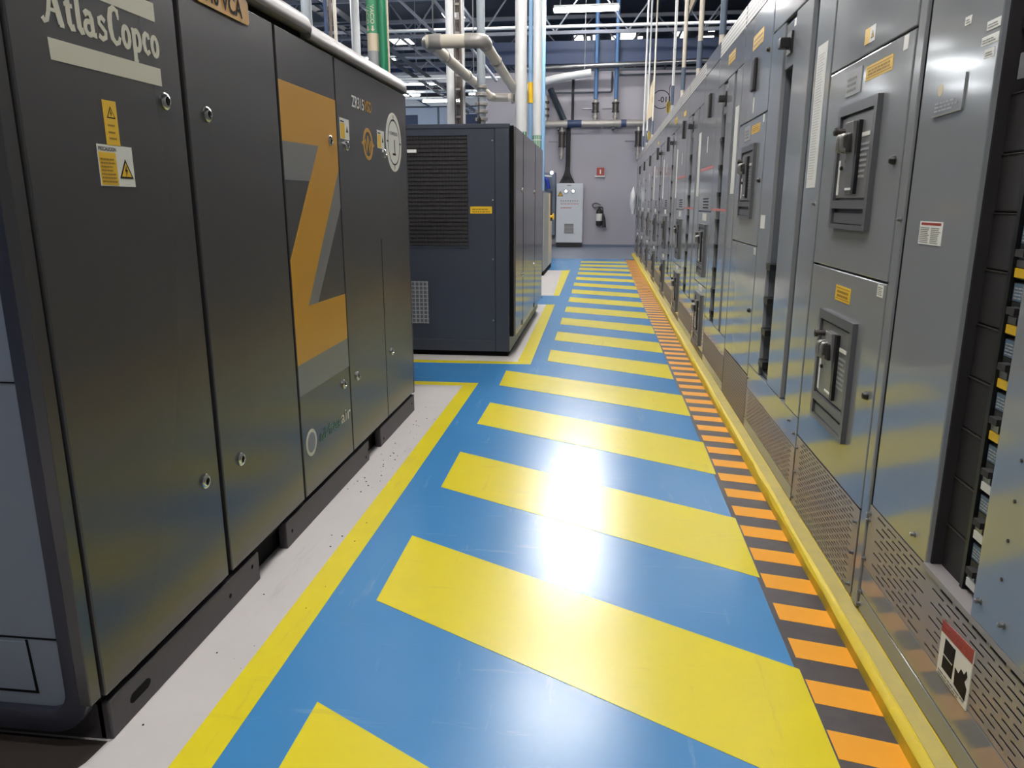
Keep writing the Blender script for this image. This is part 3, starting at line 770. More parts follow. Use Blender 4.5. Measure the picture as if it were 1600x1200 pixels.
def feeder_section(y0, y1, label, idx):
    S = thing('feeder_cabinet', label, 'cabinet', (1.2, (y0+y1)/2, ZB), 'feeder cabinets in the switchgear row')
    k = (y1-y0)/1.045
    Y = lambda w: y0 + w*k
    for a, b in ((y0+.0005, Y(.009)), (Y(1.036), y1-.0005)): part('seam_gasket', box(X0+.005, X0+.0205, a, b, ZB, ZT), 'seam_black', S)
    part('body', box(X0+.115, 1.60, y0+.002, y1-.002, ZB, ZT), 'recess_grey', S)
    f = MB()
    for a, b in ((.009, .228), (.317, .585), (.786, 1.036)): f.box(X0+.02, X0+.115, Y(a), Y(b), .42, 2.0)
    f.box(X0+.02, X0+.115, Y(.009), Y(1.036), ZB, .42); f.box(X0+.02, X0+.115, Y(.009), Y(1.036), 2.0, ZT)
    f.box(X0+.055, X0+.115, Y(.228), Y(.317), .42, 2.0)
    part('frame', f, 'switchgear_dark', S)
    strip = part('cover_strip', fb(-.02, 0, Y(.009), Y(.228), .40, 2.002), 'switchgear_grey', S, bevel=.003)
    part('cover_plate', fb(-.02, 0, Y(.317), Y(.585), .40, 2.002), 'switchgear_grey', S, bevel=.003)
    wide = part('side_door', fb(-.02, 0, Y(.786), Y(1.036), .40, 2.002), 'switchgear_grey', S, bevel=.003)
    head = part('head_door', fb(-.02, 0, Y(.009), Y(1.036), 2.008, 2.200), 'switchgear_grey', S, bevel=.003)
    part('head_mesh', fb(-.02, 0, Y(.009), Y(1.036), 2.203, ZT-.002), 'perforated_sheet', S)
    sill = part('sill_panel', fb(-.02, 0, Y(.009), Y(1.036), .275, .397), 'switchgear_grey', S, bevel=.003)
    if idx == 0:
        part('vent_panel', slotted(Y(.009), Y(1.036), .112, .272, 15, .032, .014, .46, X0, X0+.003, margin=.05), 'vent_sheet', S)
        for w in (.03, 1.01): inst('bolt', BOLT, sill, (X0, Y(w), .33))
        inst('bolt', BOLT, sill, (X0, Y(.12), .36))
    else:
        part('vent_panel', fb(-.004, 0, Y(.009), Y(1.036), .112, .272), 'perforated_vent', S)
    part('vent_backing', fb(-.019, -.012, Y(.009), Y(1.036), .112, .272), 'vent_backing', S)
    part('kick_panel', fb(-.02, 0, Y(.009), Y(1.036), ZB+.002, .109), 'switchgear_grey', S)
    # black spring clips across the breaker gutter
    zs = [.466, .62, .77, .93, 1.10, 1.28, 1.46, 1.64] if idx else [.466, .62, .77, .93]
    for z in zs:
        c = part('clip', box(X0-.004, X0+.05, Y(.690), Y(.780), z-.014, z+.014), 'plastic_black', S)
    part('breaker_spine', box(X0+.06, X0+.114, Y(.600), Y(.655), .43, 1.78), 'plate_grey' if idx == 0 else 'recess_grey', S)
    # switch unit at the top of the gutter
    if idx < 5:
        sw = part('switch_plate', fb(-.03, -.008, Y(.60), Y(.78), 1.80, 1.99), 'switchgear_grey', S, bevel=.003)
        part('switch_knob', box(X0-.042, X0+.010, Y(.665), Y(.715), 1.875, 1.918), 'plastic_black', sw, bevel=.005)
        part('switch_flange', fb(-.008, .002, Y(.645), Y(.725), 1.85, 1.94), 'plastic_black', sw)
        decal('switch_label', nrect(Y(.615), 1.955, Y(.65), 1.985), face_nx(X0+.008), 'label_white', sw)
    if idx < 6:
        decal('paper_strip', nrect(Y(.065), 1.278, Y(.19), 1.787), FN, 'label_white', strip, 0, .0015)
        if idx == 0:
            fake_lines(FN, -Y(.175), -Y(.085), 1.31, 1.76, 46, 'label_grey', strip, t=.0019, hgt=.22)
            decal('white_label', nrect(Y(.90), 1.10, Y(1.0), 1.165), FN, 'label_white', wide)
            inst('bolt', BOLT, strip, (X0, Y(.05), 1.22))
    if idx in (1, 3): yellow_note(head, Y(.35), Y(.62), 2.09, 2.15)
    if idx in (1, 2): decal('pink_tape', nrect(Y(.32), 1.17, Y(1.03), 1.186), FN, 'pink_tape', wide)
    return S

BS = [(2.160, 2.920), (3.968, 4.735), (5.712, 6.475), (7.625, 8.440), (9.500, 10.27), (11.36, 12.13), (13.22, 13.99), (15.08, 15.85), (16.94, 17.71)]
CS = [(2.920, 3.968), (4.735, 5.712), (6.475, 7.625), (8.440, 9.500), (10.27, 11.36), (12.13, 13.22), (13.99, 15.08), (15.85, 16.94), (17.71, 18.75)]
ORD = ['first', 'second', 'third', 'fourth', 'fifth', 'sixth', 'seventh', 'eighth', 'ninth']
BL = ['grey cabinet with two breaker levers and square yellow stickers, nearest breaker cabinet',
      'grey cabinet with a breaker lever and a dark display unit, second breaker cabinet',
      'grey breaker cabinet with a red tape line and two low breakers, third from the camera'] + \
     ['grey breaker cabinet, %s one counting from the camera' % o for o in ORD[3:]]
FL = ['grey feeder cabinet with a long paper strip and open gutter, beside the nearest breaker cabinet',
      'grey feeder cabinet with black clips and yellow head sticker, second feeder from the camera'] + \
     ['grey feeder cabinet with a narrow clip gutter, %s feeder from the camera' % o for o in ORD[2:]]
for i, (a, b) in enumerate(BS): breaker_section(a, b, BL[i], i)
for i, (a, b) in enumerate(CS): feeder_section(a, b, FL[i], i)

# ------------------------------------------------------------------ nearest section with the open breaker column
A = thing('distribution_cabinet', 'grey cabinet with an open column of black blanking plates, nearest on the right', 'cabinet', (1.2, 1.6, ZB))
AY0, AY1 = 0.85, 2.155
part('body', box(X0+.20, 1.60, AY0, AY1, ZB, ZT), 'recess_grey', A)
f = MB()
f.box(X0+.02, X0+.20, 1.723, AY1-.002, ZB, ZT); f.box(X0+.02, X0+.20, AY0, 1.723, ZB, .385); f.box(X0+.02, X0+.20, AY0, 1.20, .385, ZT)
part('frame', f, 'switchgear_dark', A)
for a, b in ((2.082, 2.100), (AY1-.006, AY1)): part('seam_gasket', box(X0+.004, X0+.0205, a, b, ZB, ZT), 'seam_black', A)
part('edge_post', fb(-.02, .004, 2.100, AY1-.006, ZB+.004, ZT), 'switchgear_grey', A, bevel=.004)
adoor = part('door', fb(-.02, 0, 1.724, 2.082, .388, ZT-.01), 'switchgear_grey', A, bevel=.003)
inst('bolt', BOLT, adoor, (X0, 1.796, .43)); inst('bolt', BOLT, A, (X0-.004, 2.11, 1.179))
for z in (.36, .34, .22, .115, .075): inst('bolt', BOLT, A, (X0, 2.085, z))
decal('nameplate', ny((1.845,1.423),(1.996,1.421),(2.015,1.500),(1.845,1.500)), FN, 'switchgear_grey', adoor, 0, .004)
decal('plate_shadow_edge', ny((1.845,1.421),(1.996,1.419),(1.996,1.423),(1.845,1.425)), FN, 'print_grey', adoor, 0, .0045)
fake_lines(FN, -1.985, -1.86, 1.43, 1.455, 3, 'label_grey', adoor, t=.0047)
decal('yellowed_spot', disc(-1.965, 1.478, .014, 16), FN, 'paper_cream', adoor, 0, .0046)
for za, ya, yb in ((1.568, 1.727, 1.783), (1.540, 1.727, 1.798), (1.513, 1.737, 1.778), (1.60, 1.86, 1.89)):
    decal('white_sticker', nrect(ya, za, yb, za+.018), FN, 'label_white', adoor)
    fake_lines(FN, -yb+.005, -ya-.005, za+.004, za+.014, 2, 'print_grey', adoor)
decal('notice', nrect(1.866, 1.123, 1.993, 1.178), FN, 'label_white', adoor)
decal('notice_heading', nrect(1.874, 1.169, 1.985, 1.175), FN, 'label_red', adoor, 0, .0013)
fake_lines(FN, -1.988, -1.934, 1.127, 1.166, 9, 'print_grey', adoor); fake_lines(FN, -1.926, -1.872, 1.127, 1.166, 9, 'print_grey', adoor)
# breaker column in the opening
part('column_side', box(X0+.012, X0+.20, 1.716, 1.724, .392, ZT-.01), 'blank_black', A)
part('column_back', box(X0+.158, X0+.20, 1.30, 1.98, .385, ZT-.02), 'seam_black', A)
XB = X0 + .034
zp = .379; kk = 0
while zp < 2.2:
    if not 1.43 < zp < 1.45:
        bp = part('blanking_plate', box(XB, XB+.02, 1.614, 1.716, zp+.002, zp+.115), 'blank_black', A, bevel=.003)
        part('plate_lip', box(XB-.002, XB+.004, 1.614, 1.7155, zp+.115, zp+.1175), 'dark_steel', bp)
    zp += .1175; kk += 1
part('plate_edge', box(XB-.006, XB+.022, 1.600, 1.613, .39, 2.2), 'plastic_black', A)
zb_ = .40; kk = 0
while zb_ < 1.10:
    mod = part('breaker_module', box(XB+.002, XB+.05, 1.485, 1.598, zb_+.002, zb_+.108), 'blank_black', A, bevel=.002)
    part('module_label', box(XB+.0005, XB+.002, 1.50, 1.594, zb_+.072, zb_+.106), 'ink_blue', mod)
    fake_lines(face_nx(XB+.0005), -1.59, -1.515, zb_+.076, zb_+.102, 4, 'label_grey', mod, t=.0006)
    part('toggle_well', box(XB-.001, XB+.002, 1.50, 1.590, zb_+.042, zb_+.070), 'plastic_black', mod)
    part('toggle', box(XB-.020, XB+.004, 1.540, 1.570, zb_+.048, zb_+.062), 'blank_black', mod)
    part('module_tag', box(XB-.002, XB+.002, 1.50, 1.596, zb_+.006, zb_+.024), 'label_yellow' if zb_ > .72 else 'label_white', mod)
    part('module_foot', box(XB-.001, XB+.002, 1.565, 1.596, zb_+.026, zb_+.040), 'steel', mod)
    zb_ += .112; kk += 1
part('column_sill', fb(-.045, .004, 1.20, 1.723, .378, .392), 'lid_silver', A)
cov = part('column_cover', fb(-.018, .004, AY0, 1.490, .392, 1.075), 'switchgear_grey', A, bevel=.003)
part('column_cover', fb(-.018, .004, AY0, 1.490, 1.082, 1.44), 'switchgear_grey', A, bevel=.003)
part('column_cover', fb(-.018, .004, AY0, 1.565, 1.500, 2.2), 'switchgear_grey', A, bevel=.003)
part('black_bracket', box(X0+.004, X0+.06, 1.52, 1.64, 1.452, 1.50), 'plastic_black', A)
for y, z in [(1.46,.44),(1.37,.44),(1.40,.52),(1.40,.60),(1.40,.68),(1.40,.76)]:
    if z < .45: inst('bolt', BOLT, cov, (X0-.004, y, z))
    else: part('screw', MB().lathe((X0-.004,y,z),(-1,0,0),[(0,.004),(.002,.004),(.003,.001)],8), 'dark_steel', cov)
# vent with long slots and the kick plate
av = part('vent_panel', slotted(AY0, 2.092, .196, .384, 10, .060, .015, .36, X0, X0+.003, groups=[(.88, 1.21), (1.235, 1.685), (1.71, 2.065)]), 'vent_sheet', A)
part('vent_backing', fb(-.019, -.012, AY0, 2.092, .196, .384), 'vent_backing', A)
part('kick_panel', fb(-.02, 0, AY0, 2.092, .112, .194), 'switchgear_grey', A, bevel=.002)
part('kick_panel', fb(-.02, 0, AY0, 2.092, ZB+.002, .109), 'switchgear_grey', A, bevel=.002)
# danger label stuck over the slots
Lb = [(1.462,.332),(1.606,.326),(1.602,.190),(1.460,.190)]
dl = decal('danger_label', ny((1.452,.190),(1.592,.190),(1.596,.318),(1.454,.330)), FN, 'label_white', av, 0, .0025)
decal('label_heading', ny((1.454,.299),(1.595,.291),(1.596,.318),(1.454,.330)), FN, 'label_red', A, .0, .0030)
fake_lines(FN, -1.585, -1.465, .303, .320, 1, 'label_red', A, t=.0034)
for a, b, c, d in ((1.530,.248,1.572,.285), (1.530,.214,1.572,.244), (1.524,.214,1.529,.286)):
    decal('pictogram', nrect(a, b, c, d), FN, 'print_black', A, 0, .0031)
decal('pictogram_person', ny((1.462,.206),(1.512,.212),(1.516,.250),(1.500,.246),(1.492,.262),(1.478,.258),(1.470,.272),(1.464,.262),(1.472,.245),(1.460,.235)), FN, 'print_black', A, 0, .0031)
fake_lines(FN, -1.585, -1.46, .193, .208, 2, 'print_grey', A, t=.0034)

# ================================================================== LIGHTS AND HALL
ZC = 6.8   # underside of the roof
def tube_light(x, y, z, L, label, group, hang=True, material='tube_glow', rot=0.0):
    T = thing('ceiling_light', label, 'light', (x, y, z), group)
    mb = MB().box(-L/2, L/2, -.075, .075, .03, .075)
    h = link('housing', mb.mesh('housing', 'pipe_white', .006), T)
    for s in (-1, 1):
        t = MB().tube([(-L/2+.02, s*.042, 0), (L/2-.02, s*.042, 0)], .024, 10)
        link('lamp_tube', t.mesh('lamp_tube', material, smooth=60), T)
    for s in (-1, 1): link('end_cap', MB().box(s*L/2-.012, s*L/2+.012, -.07, .07, -.03, .04).mesh('end_cap', 'pipe_white', .004), T)
    if hang:
        for s in (-1, 1): link('hanger', MB().tube([(s*L*.4, 0, .07), (s*L*.4, 0, ZC-z)], .006, 6).mesh('hanger', 'steel'), T)
    T.rotation_euler = (0, 0, rot)
    return T
tube_light(-.395, 14.4, 4.55, 1.15, 'lit fluorescent tube hanging over the end of the walkway', 'fluorescent lights', rot=math.radians(-2))
for x, y in [(-.55, 12.5), (-.35, 10.9), (-.35, 7.6), (-.45, 5.2), (-.4, 2.8), (-.4, .4), (-4.2, 3.0), (-4.2, 7.6), (-4.4, 12.2), (2.2, 10.6), (-.5, -1.6)]:
    tube_light(x, y, 4.6, 1.15, 'unseen tube light added above the frame to brighten the end wall', 'fluorescent lights')
for x, y, z in [(-.4, 17.3, 5.75), (-3.2, 17.6, 5.8), (2.4, 17.4, 5.8), (-.4, 20.0, 6.45)]:  # added lamps, kept out of view, that brighten the end wall
    tube_light(x, y, z, 1.15, 'unseen tube light added above the frame to brighten the end wall', 'fluorescent lights')
tube_light(-6.8, 20.4, 4.5, 1.15, 'small lit tube light far back in the hall', 'far hall lights', True, 'far_glow')
# roof trusses
def truss(y, zb_, zt, lab, x0=-18.0, x1=4.2, n=12, material='truss_grey'):
    T = thing('roof_truss', 'grey steel roof truss under the dark ceiling, %s from the camera' % lab, 'truss', ((x0+x1)/2, y, zb_), 'roof trusses')
    part('bottom_chord', box(x0, x1, y-.04, y+.04, zb_-.05, zb_+.03), material, T)
    part('top_chord', box(x0, x1, y-.05, y+.05, zt-.06, zt+.04), material, T)
    st = (x1-x0)/n
    for i in range(n):
        a = x0 + i*st
        part('diagonal', MB().tube([(a, y, zb_), (a+st/2, y, zt)], .022, 6), material, T)
        part('diagonal', MB().tube([(a+st/2, y, zt), (a+st, y, zb_)], .022, 6), material, T)
for (y, zb_), lab in zip(((16.5, 5.35), (20.5, 5.45), (24.5, 5.75), (28.5, 5.85), (31.5, 5.9)), ('nearest', 'second', 'third', 'fourth', 'fifth')): truss(y, zb_, 6.7, lab)
# long pipes and rails running under the roof across the hall
def tube_thing(name, pts, r, material, label, cat, group=None, n=8, round_r=None):
    p = arc_path(pts, round_r) if round_r else pts
    base = tuple(pts[0])
    return solo(name, MB().tube(p, r, n), material, label, cat, base, group, smooth=50)
for x0, x1, y, z, r, mt in [(-16, 4.1, 18.0, 5.05, .035, 'pipe_white'), (-16, 4.1, 22.8, 5.35, .05, 'truss_grey'), (-17, 4.1, 25.4, 5.25, .04, 'pipe_white'), (-17, -3.0, 23.5, 4.80, .05, 'pipe_white'),
                        (-17, 4.1, 29.5, 6.25, .05, 'truss_grey'), (-17, -3.0, 30.5, 5.5, .06, 'pipe_white'), (-17, -3.0, 27.5, 4.85, .05, 'pipe_white'), (-17, -2.6, 19.5, 4.25, .03, 'pipe_white')]:
    tube_thing('overhead_pipe', [(x0, y, z), (x1, y, z)], r, mt, 'thin pale pipe crossing the hall under the roof, %s from the camera' % {18.0: 'nearest', 19.5: 'second', 22.8: 'third', 23.5: 'fourth', 25.4: 'fifth', 27.5: 'sixth', 29.5: 'seventh', 30.5: 'farthest'}[y], 'pipe', 'pipes under the roof')
for x, z in [(-9.5, 5.5), (-7.4, 5.2), (-5.6, 5.6), (-3.2, 5.4), (1.9, 5.6)]:
    tube_thing('roof_rail', [(x, 8.0, z), (x, 32.8, z)], .035, 'truss_grey', 'slim grey rail running lengthwise under the roof, %s' % {-9.5: 'leftmost', -7.4: 'second from the left', -5.6: 'third from the left', -3.2: 'fourth from the left', 1.9: 'rightmost'}[x], 'rail', 'rails under the roof')
for (xa, za), (xb, zb2), yy in (((-5.6, 6.45), (-2.62, 3.73), 12.35), ((-4.1, 6.0), (-1.75, 3.12), 12.6)):
    tube_thing('sloping_strut', [(xa, yy, za), (xb, yy, zb2)], .025, 'truss_grey', 'slim pale strut sloping down behind the cream pipe loop, %s' % ('left one' if yy == 12.35 else 'right one'), 'strut', 'sloping struts')
# green ladder tray running lengthwise
for x in (-5.1, -8.2):
    T = thing('cable_tray', 'dark green ladder cable tray hanging under the roof, %s' % ('nearer the green pipe' if x == -5.1 else 'further left'), 'cable tray', (x, 17, 4.6), 'ladder trays under the roof')
    for s in (-.18, .18): part('rail', box(x+s-.015, x+s+.015, 9, 30, 4.58, 4.68), 'truss_dark', T)
    rg = box(x-.18, x+.18, -.015, .015, 4.60, 4.63); 
    me = MB().box(-.17, .17, -.015, .015, -.012, .012).mesh('rung', 'truss_dark')
    for i in range(42): inst('rung', me, T, (x, 9.25+i*.5, 4.62))
    for yy in (11, 16, 21, 26): part('hanger', MB().tube([(x, yy, 4.62), (x, yy, ZC)], .012, 6), 'truss_grey', T)
# far lights deep in the hall on the left
for i, (x, y, z) in enumerate([(-6.3,21,5.0),(-8.8,21,5.0),(-6.2,26,5.1),(-9.5,26,5.1),(-12.4,26,5.1),(-4.6,30.0,5.3),(-7.8,30.0,5.3),(-11.2,30.0,5.3),(-14,30,5.3),(-5.0,24.0,4.3),(-10.4,23.0,4.6)]):
    tube_light(x, y, z, 1.3, 'small lit tube light far back in the hall', 'far hall lights', True, 'far_glow')
# skylight panes in the roof, seen between the trusses beyond the wall
ceil = bpy.data.objects['ceiling']
for x0, x1, y0, y1 in [(-1.16,-.86,27.6,29.6),(-.72,-.62,27.8,29.2),(-.52,-.36,27.6,30.0),(.12,.30,27.8,30.0),(.42,.92,27.4,30.2),(1.02,1.18,28,30.4),(2.3,2.62,27.4,28.3),(3.1,3.6,28.2,29.4),(3.3,3.5,26.9,27.4),(-5.0,-4.4,24,24.8),(-7.6,-6.9,27.2,28.2)]:
    part('skylight_pane', box(x0, x1, y0, y1, ZC-.03, ZC), 'window_glow', ceil)

# ------------------------------------------------------------------ pipes rising behind the machines
def v_pipe(x, y, r, material, label, cat='pipe', z0=0.0, z1=ZC, name='vertical_pipe', fl=True):
    T = thing(name, label, cat, (x, y, z0), None)
    part('pipe_run', MB().tube([(x,y,z0),(x,y,z1)], r, 18), material, T, smooth=60)
    if fl: part('floor_flange', MB().lathe((x,y,z0),(0,0,1),[(0,r*1.5),(.02,r*1.5),(.02,r)],18), 'steel', T)
    return T
def green_band(T, x, y, r, za, zb):
    part('green_band', MB().tube([(x,y,za),(x,y,zb)], r*1.012, 18), 'label_green', T, smooth=60)
    w = MB()
    for i in range(3):
        z = za + (i+.5)*(zb-za)/3; w.tube([(x,y,z-.006),(x,y,z+.006)], r*1.02, 18)
    for a in (-120, -95, -70, -45):
        ca, sa = math.cos(math.radians(a)), math.sin(math.radians(a))
        w.tube([(x+ca*r*1.01, y+sa*r*1.01, za),(x+ca*r*1.01, y+sa*r*1.01, zb)], .005, 6)
    part('band_grid', w, 'label_white', T)
P1 = v_pipe(-1.015, 9.4, .070, 'pipe_white', 'thick white vertical pipe just behind the louvred compressor'); green_band(P1, -1.015, 9.4, .070, 1.75, 2.06)
P2 = v_pipe(-.862, 9.9, .056, 'pipe_white', 'thinner white vertical pipe right of the thick white one'); green_band(P2, -.862, 9.9, .056, 1.72, 2.06)
P3 = v_pipe(-.935, 9.75, .026, 'pipe_blue', 'light blue vertical pipe with a yellow band between two white pipes', fl=False)
part('yellow_band', MB().tube([(-.935,9.75,2.43),(-.935,9.75,2.67)], .034, 14), 'label_yellow', P3, smooth=60)
P4 = v_pipe(-1.06, 13.3, .036, 'pipe_blue', 'blue vertical pipe rising from the low grey machine', z0=1.42)
P5 = v_pipe(-1.77, 8.9, .044, 'pipe_white', 'white vertical pipe beside the brown cable ladder', fl=False)
P6 = v_pipe(-1.665, 9.15, .021, 'pipe_white', 'slim white vertical pipe right of the brown cable ladder', fl=False)
P7 = v_pipe(-1.39, 8.75, .047, 'column_grey', 'grey vertical pipe with steel couplings behind the looped pipework')
for z in (2.12, 2.20, 2.28, 2.38, 2.46): part('coupling', MB().lathe((-1.39,8.75,z),(0,0,1),[(0,.05),(.01,.072),(.035,.072),(.045,.05)],16), 'pipe_steel', P7, smooth=50)
T = thing('cable_ladder', 'brown upright cable ladder between two white pipes', 'cable ladder', (-1.70, 9.0, 0))
for s in (-.038, .038): part('rail', box(-1.70+s-.010, -1.70+s+.010, 8.98, 9.03, 0, ZC), 'tray_brown', T)
me = MB().box(-.035, .035, -.01, .01, -.012, .012).mesh('rung', 'pipe_steel')
for i in range(45): inst('rung', me, T, (-1.70, 9.0, .1+i*.15))
for s in (-.016, 0, .016): part('cable', MB().tube([(-1.70+s, 9.02, 0), (-1.70+s, 9.02, ZC)], .007, 6), 'tray_brown', T)
v_pipe(-3.46, 9.0, .062, 'column_grey', 'broad grey column behind the lid of the first compressor', 'column', name='column')
v_pipe(-3.27, 9.1, .024, 'beam_blue', 'thin blue vertical pipe beside the broad grey column', fl=False)
v_pipe(-3.215, 9.1, .018, 'tray_brown', 'thin brown vertical pipe beside the thin blue one', fl=False)
v_pipe(-3.160, 9.1, .020, 'pipe_cream', 'thin cream vertical pipe right of the thin brown one', fl=False)
v_pipe(-3.85, 12.0, .066, 'pipe_white', 'white column seen between the cream pipe and the green pipe', 'column', name='column')
v_pipe(-3.62, 8.4, .012, 'pipe_white', 'very thin white rod left of the broad grey column')
# vacuum riser: white pipe with green printed wrap, green pipe beside it
GX, GY, GR = -1.937, 6.5, .049
G = v_pipe(GX, GY, GR, 'paper_cream', 'cream vertical pipe wrapped in green print reading VACIO', z0=1.80, fl=False)
part('green_wrap', MB().tube([(GX,GY,2.585),(GX,GY,3.35)], GR*1.012, 24), 'label_green', G, smooth=60)
part('grey_tape', MB().tube([(GX,GY,2.33),(GX,GY,2.45)], GR*1.02, 24), 'label_grey', G, smooth=60)
def cyl_map(deg):
    def mp(a, b, t):   # a runs down the pipe, b round it
        an = math.radians(deg) + b/GR
        return (GX + math.cos(an)*(GR*1.02+t), GY + math.sin(an)*(GR*1.02+t), -a)
    return mp
for dg in (-128, -78):
    for z in (3.20, 2.80):
        part('lettering', text_mb('VACIO', .042, cyl_map(dg), -z, -.012, t=.001, bold=.01, sx=1.15), 'paper_cream', G)
    mp = cyl_map(dg)
    part('arrow', MB().prism([(-2.64,-.004),(-2.615,-.004),(-2.615,-.014),(-2.595,.003),(-2.615,.02),(-2.615,.010),(-2.64,.010)], mp, .0004, .0012), 'paper_cream', G)
v_pipe(-1.848, 6.48, .035, 'pipe_green', 'plain green vertical pipe right of the wrapped cream pipe', z0=1.80, fl=False)
v_pipe(-1.803, 6.48, .0075, 'paper_cream', 'thin cream conduit hugging the green pipe', z0=1.80, fl=False)

# looped insulated pipework over the louvred compressor
L = thing('insulated_pipework', 'cream insulated pipe loop with steel elbows hanging over the louvred compressor', 'pipework', (-1.35, 7.0, 2.6))
part('cross_pipe', MB().tube([(-1.60,7.0,2.615),(-1.15,7.0,2.615)], .058, 18), 'pipe_cream', L, smooth=60)
for x, s in ((-1.585, -1), (-1.105, 1)):
    part('elbow', MB().tube(arc_path([(x-s*.12,7.0,2.615),(x+s*.01,7.0,2.615),(x+s*.01,7.16,2.612)], .10, 8), .063, 18), 'pipe_steel', L, smooth=60)
part('far_arm', MB().tube([(-1.578,7.12,2.612),(-1.535,10.4,2.60)], .052, 18), 'pipe_cream', L, smooth=60)
part('near_arm', MB().tube([(-1.097,7.12,2.612),(-1.150,9.85,2.605)], .052, 18), 'pipe_cream', L, smooth=60)
for x, y in ((-1.57,7.6),(-1.555,8.7),(-1.543,9.6),(-1.112,7.9)):
    part('clamp', MB().tube([(x,y,2.61),(x+.001,y+.07,2.61)], .060, 18), 'pipe_steel', L, smooth=60)
part('end_elbow', MB().tube(arc_path([(-1.537,10.3,2.60),(-1.535,10.5,2.60),(-1.30,10.5,2.60)], .12, 6), .056, 16), 'pipe_steel', L, smooth=60)
part('end_pipe', MB().tube([(-1.32,10.5,2.60),(-1.08,10.5,2.60)], .05, 16), 'pipe_cream', L, smooth=60)
part('end_flange', MB().lathe((-1.26,10.5,2.6),(1,0,0),[(0,.08),(.03,.08),(.03,.05),(.05,.05),(.05,.08),(.08,.08)],16), 'pipe_steel', L, smooth=40)
for x in (-1.50, -1.22): part('collar', MB().tube([(x-.03,7.0,2.615),(x+.03,7.0,2.615)], .066, 18), 'pipe_steel', L, smooth=60)
for x, y in ((-1.54,7.0),(-1.18,7.0),(-1.55,9.2)): part('hanger_rod', MB().tube([(x,y,2.66),(x,y,ZC)], .006, 6), 'steel', L)
# drop valve standing on the louvred compressor
V = thing('drain_valve', 'small steel relief valve standing on top of the louvred compressor', 'valve', (-1.33, 8.2, 1.80))
part('valve_body', MB().lathe((-1.33,8.2,1.80),(0,0,1),[(0,.05),(.05,.05),(.08,.035),(.14,.035),(.17,.02),(.2,.02)],14), 'steel', V, smooth=40)
part('bonnet', MB().lathe((-1.33,8.2,2.0),(0,0,1),[(0,.012),(.02,.024),(.09,.020),(.12,.006),(.30,.005)],10), 'cable_black', V, smooth=40)

# ------------------------------------------------------------------ end wall equipment
YW = 21.985
def valve_set(x, y, z0, z1, down, label):
    h = z1-z0
    T = part('valve', MB().tube([(x,y,z0),(x,y,z1)], .045, 12), 'pipe_steel', mf, smooth=60, label=label)
    part('valve_body', MB().lathe((x,y,z0+h*.38),(0,0,1),[(0,.10),(.03,.10),(.04,.085),(.24*h/.6,.085),(.25*h/.6,.10),(.29*h/.6,.10)],14), 'dark_steel', T, smooth=40)
    for f in (.12, .85): part('flange', MB().lathe((x,y,z0+h*f),(0,0,1),[(0,.075),(.05,.075)],14), 'pipe_steel', T)
    part('handle', MB().tube([(x-.08,y-.02,z0+h*.55),(x-.36,y-.06,z0+h*.55)], .016, 8), 'steel', T)
    return T
mf = thing('pipe_manifold', 'steel and blue header pipe running along the end wall', 'pipe', (-.3, 21.75, 3.36))
part('header', MB().tube([(-2.0,21.75,3.36),(.92,21.75,3.36)], .095, 16), 'pipe_steel', mf, smooth=60)
for a, b in ((-1.05, -.66), (.42, .56)): part('blue_sleeve', MB().tube([(a,21.75,3.36),(b,21.75,3.36)], .10, 16), 'beam_blue', mf, smooth=60)
for x in (-1.6, -1.1, -.62, -.1, .36, .62): part('joint', MB().tube([(x-.03,21.75,3.36),(x+.03,21.75,3.36)], .115, 16), 'pipe_steel', mf, smooth=60)
part('end_bend', MB().tube(arc_path([(.90,21.75,3.36),(1.10,21.75,3.36),(1.10,21.75,4.6)], .16, 6), .09, 14), 'pipe_steel', mf, smooth=60)
for x in (-1.3, .2): part('bracket', box(x-.03, x+.03, 21.7, 21.98, 3.20, 3.27), 'truss_dark', mf)
valve_set(-.29, 21.75, 3.45, 3.98, False, 'steel valve under the left blue pipe on the end wall')
valve_set(.255, 21.75, 3.45, 3.98, False, 'steel valve under the right blue pipe on the end wall')
valve_set(-1.20, 21.75, 2.42, 3.27, True, 'steel valve hanging below the left end of the header pipe')
valve_set(.90, 21.75, 2.42, 3.27, True, 'steel valve hanging below the right end of the header pipe')
for x, w in ((-.29, 'left'), (.255, 'right')):
    tube_thing('drop_pipe', [(x,21.75,4.0),(x,21.75,ZC)], .055, 'pipe_deep_blue', 'blue drop pipe above the %s valve on the end wall' % w, 'pipe')
tube_thing('steel_conduit', [(-2.3,21.6,4.78),(4.1,21.6,4.93)], .065, 'steel', 'long bright steel pipe along the top of the end wall', 'pipe')
tube_thing('curved_duct', [(-2.2,21.4,4.25),(-1.5,21.4,4.48),(-.42,21.4,4.62)], .10, 'pipe_white', 'pale curved duct under the bright steel pipe', 'duct', None, 12, .5)
for x, z in ((-1.9, 4.4), (-.6, 4.62)): part('duct_hanger', MB().tube([(x,21.4,z),(x,21.4,ZC)], .008, 6), 'steel', bpy.data.objects['curved_duct'])
bm_ = MB(); bm_.box(-3.4, 4.2, 21.95, 22.25, 4.95, 5.25); bm_.box(-3.4, 4.2, 22.05, 22.15, 5.25, 5.55)
solo('blue_beam', bm_, 'beam_blue', 'dark blue beam lying along the top of the end wall', 'beam', (0, 22.1, 4.95))
part('beam_rest', box(-3.3, -3.1, 21.98, 22.2, 4.75, 4.95), 'beam_blue', bpy.data.objects['blue_beam']); part('beam_rest', box(3.9, 4.1, 21.98, 22.2, 4.75, 4.95), 'beam_blue', bpy.data.objects['blue_beam'])
tube_thing('wall_conduit', [(-.92,21.94,3.40),(-.92,21.94,4.72)], .035, 'cable_black', 'dark upright conduit on the end wall above the header', 'conduit')
